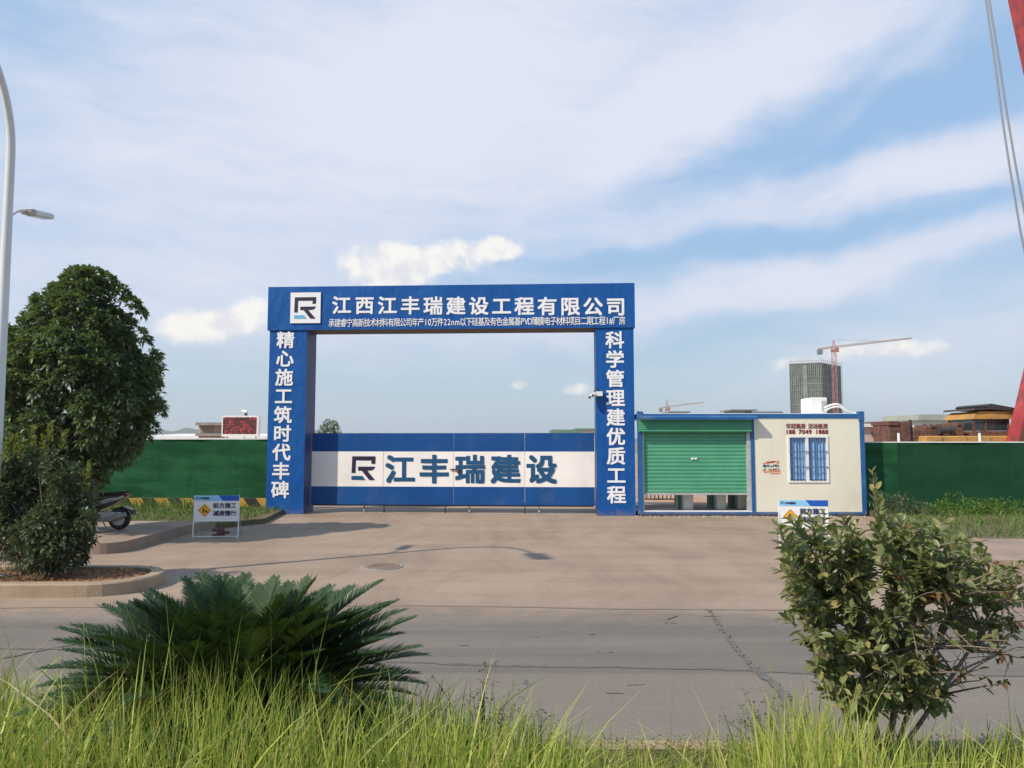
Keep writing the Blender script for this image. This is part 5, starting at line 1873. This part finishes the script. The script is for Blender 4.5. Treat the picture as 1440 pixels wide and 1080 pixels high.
    tag(np_mesh("ground_cover", V, fs, M["moss"]), "short mossy ground cover along the verge kerb", "ground cover", kind="stuff")


tall_grass()


def wiry_weed(px, py, label, Y, n_st, hgt, spread):
    p = at(px, py, Y)
    t_ = thing("wiry_weed", label, "weed", (p.x, Y, 0.21), "wiry weeds in the verge")
    b = MB()
    Ps, Ds = [], []
    for i in range(n_st):
        a = rng.uniform(0, 2 * math.pi)
        e = Vector((p.x + rng.normal(0, spread), Y + rng.normal(0, spread * 0.6), 0.21 + hgt * rng.uniform(0.6, 1.0)))
        pth = bez((p.x + rng.normal(0, spread * 0.3), Y + rng.normal(0, 0.03), 0.2), (p.x + (e.x - p.x) * 0.3, Y, 0.2 + hgt * 0.6), e, 8)
        b.tube(pth, 0.0028, 4, 0.001)
        for q in range(3, 8):
            for _ in range(3):
                Ps.append(tuple(pth[q] + Vector(rng.normal(0, 0.008, 3))))
                Ds.append((rng.normal(), rng.normal(), rng.normal(0.3, 0.5)))
    b.build("stems", M["twig"], t_)
    V, fs = leaves(np.array(Ps), np.array(Ds), rng.uniform(0.014, 0.03, len(Ps)), 0.010)
    np_mesh("leaves", V, fs, M["weed_dark"], t_)


wiry_weed(680, 1060, "wiry small leaved weed in the grass right of the cycad", 3.9, 26, 0.62, 0.13)
wiry_weed(745, 1062, "small wiry weed between the cycad weed and the open road", 4.1, 12, 0.36, 0.08)
wiry_weed(1085, 1062, "thin dark weed in the tall grass left of the glossy shrub", 4.0, 14, 0.48, 0.10)

# ================================================================== WEEDS AND GRASS BY THE FENCES
n = 7000
P = np.stack([rng.uniform(-16, -6.2, n), rng.uniform(17.4, 21.8, n), np.full(n, 0.11)], 1)
g = blades(P, rng.uniform(0.05, 0.20, n) + np.where((P[:, 1] > 20.6) & (P[:, 0] < -7.6), rng.uniform(0.0, 0.34, n), 0.0), rng.normal(0, 0.5, (n, 2)), rng.uniform(0.012, 0.03, n), 3)
n = 9000
P2 = np.stack([rng.uniform(8.2, 24, n), rng.uniform(14.6, 20.7, n), np.full(n, 0.12)], 1)
P2 = P2[P2[:, 0] > 8.1 + (P2[:, 1] - 14.5) * 0.26]
g2 = blades(P2, rng.uniform(0.05, 0.22, len(P2)), rng.normal(0, 0.5, (len(P2), 2)), rng.uniform(0.012, 0.03, len(P2)), 3)
V, fs = join([g, g2])
tag(np_mesh("grass", V, fs, M["grass_low"]), "short rough grass at the foot of the turf fences", "grass", kind="stuff")

for i, (px, py, w_, h_, mt, lab) in enumerate([
    (1345, 722, 46, 26, "weed", "bright green leafy weed clump against the dark turf fence"),
    (1395, 722, 34, 22, "weed", "bright green weed clump right of the largest one by the turf fence"),
    (1435, 724, 34, 20, "weed", "green weed clump at the right picture edge by the turf fence"),
    (1292, 722, 34, 20, "leaf_bush", "dull dark green weed clump left of the bright ones by the turf fence"),
    (1255, 716, 24, 24, "leaf_bush", "dull weed clump next to the blue corner of the container cabin"),
    (226, 724, 26, 8, "weed", "low green weed clump in the grass beside the shaded warning board"),
]):
    Yw = 19.7 if px > 700 else 20.0
    q = at(px, py + h_, Yw)
    sp = [(px + rng.uniform(-w_, w_) * 0.8, py + rng.uniform(-h_, h_) * 0.5 + (0 if True else 0), h_ * rng.uniform(0.45, 0.75)) for _ in range(10)]
    shrub("weed_clump", lab, (q.x, Yw, 0.12), pxlumps(sp, Yw, 0.5), 0.085, 26, M[mt], stem_r=0.006, cat="weed", group="weed clumps along the turf fences", width=0.3)

# ================================================================== THINGS BEHIND THE FENCES
def board(x0, x1, z0, z1, y0, y1):
    b = MB()
    b.box(x0, x1, y0, y1, z0, z1)
    return b


# red LED message board
Yl = 38.0
a, c = at(311.5, 614, Yl), at(364.5, 584.5, Yl)
lb_ = thing("message_board", "red LED message board in a white frame above the left turf fence", "message board", ((a.x + c.x) / 2, Yl, 0))
scr = board(a.x + 0.06, c.x - 0.1, a.z + 0.12, c.z - 0.08, Yl, Yl + 0.1)
b = MB()
b.box(a.x, c.x, Yl - 0.03, Yl + 0.16, a.z, a.z + 0.12)
b.box(a.x, c.x, Yl - 0.03, Yl + 0.16, c.z - 0.08, c.z)
b.box(a.x, a.x + 0.06, Yl - 0.03, Yl + 0.16, a.z + 0.12, c.z - 0.08)
b.box(c.x - 0.1, c.x, Yl - 0.03, Yl + 0.16, a.z + 0.12, c.z - 0.08)
b.build("frame", M["white_paint"], lb_)
ORG_led = thing  # (screen keeps its own origin so that its dot grid sits on the panel)
scr.build("screen", M["led"], lb_)
for x in (a.x + 0.2, c.x - 0.2):
    b = MB()
    b.tube([(x, Yl + 0.2, 0), (x, Yl + 0.2, c.z - 0.1)], 0.05, 8)
    b.build("post", M["steel"], lb_)
p = at(340.5, 579, Yl)
sc_ = thing("security_camera", "small security camera on a thin pole above the red message board", "security camera", (p.x, Yl + 0.4, 0))
b = MB()
b.tube([(p.x, Yl + 0.4, 0), (p.x, Yl + 0.4, p.z)], 0.03, 8)
b.build("pole", M["steel"], sc_)
b = MB()
b.tube([(p.x - 0.12, Yl + 0.35, p.z + 0.05), (p.x + 0.14, Yl + 0.3, p.z + 0.0)], 0.07, 8)
b.build("camera_housing", M["white_paint"], sc_)
b = MB()
b.box(p.x + 0.05, p.x + 0.13, Yl + 0.32, Yl + 0.42, p.z - 0.2, p.z - 0.06)
b.build("junction_box", M["dark_metal"], sc_)

# concrete gatehouse
Yg = 41.0
a, c = at(279, 616, Yg), at(305, 598, Yg)
gh = thing("guard_house", "small concrete guard house with flat slab roof above the left turf fence", "building", ((a.x + c.x) / 2, Yg, 0))
board(a.x, c.x, 0, c.z, Yg, Yg + 1.2).build("wall", M["far_pink"], gh)
e0, e1 = at(274.5, 598, Yg - 0.3), at(311, 594, Yg - 0.3)
board(e0.x, e1.x, e0.z, e1.z, Yg - 0.3, Yg + 1.5).build("roof", M["concrete_grey"], gh)
e0, e1 = at(274.5, 613, Yg - 0.2), at(311, 609.5, Yg - 0.2)
board(e0.x, e1.x, e0.z, e1.z, Yg - 0.2, Yg + 1.4).build("lower_slab", M["concrete_grey"], gh)
e0, e1 = at(282, 608.5, Yg), at(301, 599.5, Yg)
board(e0.x, e1.x, e0.z, e1.z, Yg - 0.02, Yg - 0.003).build("window", M["pave"], gh)
# long white shed roof
a, c = at(200, 616.5, 55), at(372, 612.5, 55)
ws = thing("white_shed", "long low white roofed shed just showing over the left turf fence", "building", ((a.x + c.x) / 2, 55, 0))
board(a.x, c.x, 0, a.z, 55.2, 62).build("wall", M["far_wall"], ws)
b = MB()
b.prism([(55, a.z), (62.2, a.z), (62.2, c.z + 0.2), (55, c.z)][::1], a.x - 0.2, c.x + 0.2, "x")
b.build("roof", M["white_paint"], ws)


def far_block(name, label, px0, py0, px1, py1, Y, depth, wall, roof=None, roof_px=None, windows=None, cat="building", group=None):
    a, c = at(px0, py1, Y), at(px1, py0, Y)
    t_ = thing(name, label, cat, ((a.x + c.x) / 2, Y, 0), group)
    ztop = c.z
    if roof is not None:
        zr = at(px0, py0 + roof_px, Y).z
        o_ = 0.012 * Y
        board(a.x - o_ * 0.5, c.x + o_ * 0.5, zr, ztop, Y - o_ * 0.5, Y + depth).build("roof", M[roof], t_)
        ztop = zr
    board(a.x, c.x, 0, ztop, Y, Y + depth).build("wall", M[wall], t_)
    for (wx, wy, ww, wh) in (windows or []):
        q0, q1 = at(wx - ww / 2, wy + wh / 2, Y), at(wx + ww / 2, wy - wh / 2, Y)
        board(q0.x, q1.x, q0.z, q1.z, Y - 0.05, Y - 0.004).build("window", M["dark_glass"], t_)
    return t_


far_block("low_building", "low green sheeted building just above the gate beside the right pillar", 776, 604, 815, 612, 110, 8, "far_green")
far_block("low_building", "low pale building tucked behind the right pillar above the gate", 816, 602.5, 845, 612, 130, 8, "far_white", "far_green", 1.8)
far_block("distant_building", "tiny dark topped building right of the smaller tower crane", 947, 578.5, 963, 590, 420, 20, "far_wall", "far_roof", 2.0)
far_block("distant_building", "low pale blue roofed building over the green shutter eave", 974, 582, 1001, 592, 420, 20, "far_blue")
far_block("distant_building", "grey and white block above the joint of shutter and cream wall", 1033, 576, 1057, 592, 380, 18, "far_wall", "far_roof", 1.6, [(1052, 581, 10, 6)])
far_block("distant_building", "low blue grey building left of the air conditioner on the skyline", 1063, 578.8, 1092, 592, 420, 20, "far_blue", "far_roof", 2.5)
far_block("brick_shed", "small pinkish shed with pale flat roof behind the container's right corner", 1200, 596, 1250, 625, 45, 4, "far_pink", "far_white", 4.5, [(1228, 610, 5, 6)])
far_block("low_building", "tiny grey roof on the skyline above the pinkish shed", 1222, 593, 1232, 612, 90, 5, "far_wall", "far_roof", 2.0)
fb = far_block("factory_building", "long white factory with a row of windows and grey green roof behind the machines", 1296, 583, 1378, 618, 150, 14, "far_white", "grey_green_roof", 8,
               [(1300 + i * 9.2, 599, 4, 5) for i in range(9)] + [(1300 + i * 9.2, 609, 4, 4) for i in range(9)])

# scaffolded tower block
def tower_block():
    Y = 350.0
    pc = at(1156, 583, Y)
    pl_, pr_ = at(1112, 583, Y), at(1184.5, 583, Y)
    ztop = at(1156, 509.5, Y).z
    t_ = thing("tower_block", "tower block under construction wrapped in dark green scaffold netting", "building", (pc.x, Y, 0))
    c0 = Vector((pc.x, Y, 0))
    l0 = Vector((pl_.x * 1.018, Y * 1.018, 0))
    r0 = Vector((pr_.x * 1.05, Y * 1.05, 0))
    k0 = l0 + (r0 - c0)
    b = MB()
    b.prism([(r0.x, r0.y), (k0.x, k0.y), (l0.x, l0.y), (c0.x, c0.y)], 0, ztop)
    b.build("netted_wall", M["net"], t_)
    nf = 12
    for i in range(1, nf + 1):
        z = ztop * i / nf
        b = MB()
        for p_, q_ in ((l0, c0), (c0, r0)):
            d = (q_ - p_).normalized()
            nn = Vector((d.y, -d.x, 0)) * 0.25
            hh_ = 0.16 if i % 3 else 0.30
            b.add([p_ + nn + Vector((0, 0, z - hh_)), q_ + nn + Vector((0, 0, z - hh_)), q_ + nn + Vector((0, 0, z)), p_ + nn + Vector((0, 0, z)), p_ + Vector((0, 0, z - hh_)), q_ + Vector((0, 0, z - hh_)), q_ + Vector((0, 0, z)), p_ + Vector((0, 0, z))],
                  [(0, 1, 2, 3), (3, 2, 6, 7), (1, 5, 6, 2), (4, 0, 3, 7), (0, 4, 5, 1)])
        b.build("floor_edge", M["slab"], t_)
    b = MB()
    for p_, q_, nn_ in ((l0, c0, 16), (c0, r0, 11)):
        d = (q_ - p_).normalized()
        nn = Vector((d.y, -d.x, 0)) * 0.5
        for i in range(nn_ + 1):
            p = p_.lerp(q_, i / nn_) + nn
            b.bar(p + Vector((0, 0, 10)), p + Vector((0, 0, ztop + rng.uniform(0.8, 2.6))), 0.09)
        for z in (ztop + 0.9,):
            b.bar(p_ + nn + Vector((0, 0, z)), q_ + nn + Vector((0, 0, z)), 0.08)
    b.build("scaffold_poles", M["scaffold"], t_)
    q = at(1136, 540, Y)
    b = MB()
    b.box(q.x - 0.6, q.x + 0.6, Y - 1.5 + 4, Y + 4, 2, ztop - 1)
    b.build("hoist_shaft", M["slab"], t_)


tower_block()


def tower_crane(label, px, Y, py_top, py_jib, jib_l, jib_r, mast_w, lift, mats):
    """mast px, jib from jib_l to jib_r; jib tips given as (px, py)"""
    p = at(px, py_jib, Y)
    t_ = thing("tower_crane", label, "tower crane", (p.x, Y, 0))
    ztop = at(px, py_top, Y).z
    zj = p.z
    r_ = mast_w / 2
    th = mast_w * 0.07
    b = MB()
    cs = [(-r_, -r_), (r_, -r_), (r_, r_), (-r_, r_)]
    for x, y in cs:
        b.bar((p.x + x, Y + y, 0), (p.x + x, Y + y, zj), th)
    n = max(6, int(zj / (mast_w * 1.4)))
    for i in range(n):
        z0, z1 = zj * i / n, zj * (i + 1) / n
        for q in range(4):
            a, c = cs[q], cs[(q + 1) % 4]
            if i % 2:
                a, c = c, a
            b.bar((p.x + a[0], Y + a[1], z0), (p.x + c[0], Y + c[1], z1), th * 0.7)
    b.build("mast", M[mats[0]], t_)
    b = MB()
    b.box(p.x - r_ * 1.3, p.x + r_ * 1.3, Y - r_ * 1.3, Y + r_ * 1.3, zj - mast_w * 1.2, zj - mast_w * 0.5)
    b.box(p.x + r_ * 0.4, p.x + r_ * 2.0, Y - r_ * 2.2, Y - r_ * 0.8, zj - mast_w * 1.3, zj - mast_w * 0.1)
    b.build("cab", M[mats[0]], t_)
    b = MB()
    for x, y in cs:
        b.bar((p.x + x, Y + y, zj), (p.x, Y, ztop), th)
    b.build("apex", M[mats[0]], t_)
    jr = at(jib_r[0], jib_r[1], Y)
    jl = at(jib_l[0], jib_l[1], Y)
    for nm, e in (("jib", jr), ("counter_jib", jl)):
        b = MB()
        s = Vector((p.x, Y, zj))
        hh_ = mast_w * 0.5
        n = 22 if nm == "jib" else 7
        for i in range(n):
            a, c = s.lerp(e, i / n), s.lerp(e, (i + 1) / n)
            ha, hc = hh_ * (1 - 0.5 * i / n), hh_ * (1 - 0.5 * (i + 1) / n)
            for dy in (-r_ * 0.6, r_ * 0.6):
                b.bar(a + Vector((0, dy, 0)), c + Vector((0, dy, 0)), th)
                b.bar(a + Vector((0, dy, 0)), (a + c) / 2 + Vector((0, 0, (ha + hc) / 2)), th * 0.6)
                b.bar(c + Vector((0, dy, 0)), (a + c) / 2 + Vector((0, 0, (ha + hc) / 2)), th * 0.6)
            b.bar(a + Vector((0, 0, ha)), c + Vector((0, 0, hc)), th)
        b.build(nm, M[mats[1]], t_)
    b = MB()
    tp = Vector((p.x, Y, ztop))
    s = Vector((p.x, Y, zj))
    b.bar(tp, s.lerp(jr, 0.62) + Vector((0, 0, mast_w * 0.35)), th * 0.5)
    b.bar(tp, s.lerp(jl, 0.9), th * 0.5)
    b.build("tie_rods", M["scaffold"], t_)
    b = MB()
    b.box(jl.x - mast_w * 0.3, jl.x + mast_w * 1.0, Y - r_, Y + r_, jl.z - mast_w * 1.4, jl.z + mast_w * 0.1)
    b.build("counterweight", M["far_roof"], t_)


tower_crane("red and ochre tower crane rising in front of the netted tower block", 1172.5, 335, 478, 489, (1151, 491.5), (1282, 476), 1.55, 0, ("crane_mast", "crane_jib"))
tower_crane("small distant tower crane on the skyline above the green shutter", 938, 620, 562, 573, (928, 574.5), (990, 566), 2.0, 0, ("crane_mast", "crane_jib"))

# rusty boiler-like machine behind the right fence
Ym = 27.0
a, c = at(1262, 618, Ym), at(1281, 593, Ym)
rm = thing("rusty_machine", "rusty brown boxy machine with upright pipe behind the dark turf fence", "machine", ((a.x + c.x) / 2, Ym, 0))
b = MB()
b.bevbox(a.x - 0.3, c.x, Ym, Ym + 1.2, 0.3, c.z, 0.04)
b.build("housing", M["rust"], rm)
e = at(1248, 593, Ym)
b = MB()
b.box(e.x, a.x + 0.05, Ym - 0.05, Ym + 1.25, c.z - 0.12, c.z + 0.02)
b.build("lid", M["rust"], rm)
e = at(1286, 590, Ym)
b = MB()
b.tube([(e.x, Ym + 0.3, 0.3), (e.x, Ym + 0.3, e.z - 0.25), (e.x, Ym + 0.3, e.z)], [0.10, 0.07, 0.05], 10)
b.build("exhaust_pipe", M["dark_metal"], rm)
b = MB()
b.box(a.x - 0.4, e.x + 0.4, Ym - 0.1, Ym + 1.3, 0.0, 0.3)
b.build("skid", M["rust"], rm)


def crane_truck():
    Y = 29.0
    P = lambda px, py, y=Y: at(px, py, y)
    t_ = thing("mobile_crane", "old mobile crane with yellow body and red boom behind the dark turf fence", "crane", (P(1400, 620).x, Y, 0))
    a, c = P(1298, 622), P(1470, 613)
    b = MB()
    b.bevbox(a.x, c.x, Y - 0.2, Y + 2.2, a.z - 0.5, c.z, 0.04)
    for i in range(5):
        x = a.x + (c.x - a.x) * (i + 0.6) / 5.2
        b.box(x, x + 0.08, Y - 0.235, Y - 0.2, a.z - 0.45, c.z - 0.02)
    b.build("chassis", M["machine_yellow"], t_)
    for px in (1322, 1352, 1420, 1450):
        x = P(px, 620).x
        b = MB()
        b.lathe([(0.25, -0.16), (0.48, -0.15), (0.52, -0.08), (0.52, 0.08), (0.48, 0.15), (0.25, 0.16)], (x, Y + 0.1, 0.52), "y", 22)
        wh = b.build("wheel", M["rubber"], t_, True)
        b = MB()
        b.lathe([(0.06, -0.18), (0.26, -0.14), (0.26, 0.14)], (x, Y + 0.1, 0.52), "y", 16)
        b.build("rim", M["machine_yellow"], wh, True)
    # machinery on the deck
    b = MB()
    for (x0, x1, yt, yb) in ((1291, 1306, 604, 614), (1306, 1332, 600, 614), (1314, 1326, 597, 601), (1328, 1344, 605, 614), (1349, 1362, 597, 614), (1352, 1360, 594, 598)):
        q0, q1 = P(x0, yb), P(x1, yt)
        b.bevbox(q0.x, q1.x, Y + 0.3, Y + 1.5, q0.z - 0.05, q1.z, 0.03)
    q0 = P(1338, 600)
    b.tube([(q0.x, Y + 0.6, q0.z - 0.4), (q0.x - 0.12, Y + 0.6, q0.z + 0.1)], 0.06, 8)
    b.build("engine", M["rust"], t_)
    q = P(1320, 605)
    b = MB()
    b.lathe([(0.18, 0.0), (0.18, 0.05), (0.11, 0.06), (0.11, 0.5), (0.18, 0.51), (0.18, 0.56)], (q.x, Y + 0.05, q.z), "x", 18)
    b.build("winch_drum", M["dark_metal"], t_)
    # cab
    q0, q1 = P(1374, 612), P(1424, 588)
    b = MB()
    b.box(q0.x, q1.x, Y + 0.2, Y + 1.9, q0.z - 0.1, q0.z + 0.16)
    for x in (q0.x, (q0.x + q1.x) / 2 - 0.25, q1.x - 0.07):
        for y in (Y + 0.2, Y + 1.83):
            b.box(x, x + 0.07, y, y + 0.07, q0.z + 0.16, q1.z)
    cab = b.build("cab", M["rust"], t_)
    b = MB()
    b.box(q0.x + 0.07, q1.x - 0.07, Y + 0.225, Y + 0.235, q0.z + 0.17, q1.z - 0.005)
    b.box(q0.x + 0.02, q0.x + 0.03, Y + 0.27, Y + 1.83, q0.z + 0.17, q1.z - 0.005)
    b.build("cab_window", M["dark_glass"], cab)
    b = MB()
    e0, e1 = P(1371, 589), P(1428, 579)
    b.prism([(e0.x, e0.z), (e1.x, e0.z), (e1.x, e1.z + 0.02), (e0.x + 0.25, e1.z + 0.02), (e0.x + 0.05, e1.z - 0.1)], Y + 0.1, Y + 2.0, "y")
    b.build("cab_roof", M["machine_yellow"], cab)
    b = MB()
    e = [P(1370, 577), P(1392, 575.5), P(1430, 578), P(1430, 574), P(1394, 567.5), P(1388, 570), P(1390, 573.5), P(1371, 574)]
    b.prism([(q.x, q.z) for q in e], Y + 0.0, Y + 2.1, "y")
    b.build("roof_rack", M["dark_metal"], cab)
    # red mast foot: tapering box girder that leans outwards
    def girder(name, pts_l, pts_r, y0, y1, mat, holes):
        b = MB()
        n = len(pts_l)
        vs = []
        for l, r in zip(pts_l, pts_r):
            vs += [(l.x, y0, l.z), (r.x, y0, r.z), (r.x, y1, r.z), (l.x, y1, l.z)]
        fs = [(3, 2, 1, 0)]
        for i in range(n - 1):
            for q in range(4):
                w_ = (q + 1) % 4
                fs.append((4 * i + q, 4 * i + w_, 4 * i + 4 + w_, 4 * i + 4 + q))
        fs.append(tuple(4 * (n - 1) + q for q in range(4)))
        b.add(vs, fs)
        o_ = b.build(name, M[mat], t_)
        b = MB()
        for (i, f0, f1, g0, g1) in holes:
            l0, l1, r0, r1 = pts_l[i], pts_l[i + 1], pts_r[i], pts_r[i + 1]
            def W_(f, g_):
                l, r = l0.lerp(l1, f), r0.lerp(r1, f)
                q = l.lerp(r, g_)
                return (q.x, y0 - 0.012, q.z)
            b.add([W_(f0, g0), W_(f0 + 0.02, g1), W_(f1, g1), W_(f1 - 0.02, g0)], [(0, 1, 2, 3)])
        if holes:
            b.build("lightening_holes", M["rust"], o_)
        return o_
    girder("mast_foot", [*(P(a_, b_, Y - 0.2) for a_, b_ in ((1411, 632), (1427, 572), (1444, 500), (1480, 380)))], [*(P(a_, b_, Y - 0.9) for a_, b_ in ((1472, 632), (1476, 572), (1484, 490), (1500, 380)))], Y - 0.9, Y - 0.2, "crane_red", [(0, 0.1, 0.5, 0.05, 0.25), (0, 0.3, 0.8, 0.6, 0.8)])
    girder("boom", [*(P(a_, b_, Y - 1.0) for a_, b_ in ((1524, 480), (1480, 300), (1451, 160), (1417, 0), (1388, -130)))], [*(P(a_, b_, Y - 1.7) for a_, b_ in ((1560, 480), (1530, 300), (1506, 160), (1480, 0), (1455, -130)))], Y - 1.7, Y - 1.0, "crane_red",
           [(2, 0.05 + 0.24 * i, 0.21 + 0.24 * i, 0.2, 0.42) for i in range(4)] + [(1, 0.05 + 0.3 * i, 0.25 + 0.3 * i, 0.2, 0.42) for i in range(3)])
    for dx in (-2.2, 2.4):
        b = MB()
        pts = [P(px + dx * (1 + 0.004 * py), py, Y - 1.9) for px, py in ((1371, -110), (1388.5, 0), (1400, 75), (1412, 160), (1424, 235), (1440, 325), (1462, 430), (1490, 560))]
        b.tube(pts, 0.034, 6)
        b.build("hoist_cable", M["cable"], t_)


crane_truck()

# ================================================================== HAZE
hz_m, t = new_mat("haze_air")
vol = t.n("ShaderNodeVolumePrincipled", {"Color": (0.95, 0.97, 1.0, 1), "Density": 0.00022, "Anisotropy": 0.2})
t.n("ShaderNodeOutputMaterial", {"Volume": vol.outputs[0]})
b = MB()
b.box(-4200, 4200, -200, 4200, -3.5, 75)
hz_o = b.build("haze", hz_m)
hz_o["kind"] = "stuff"
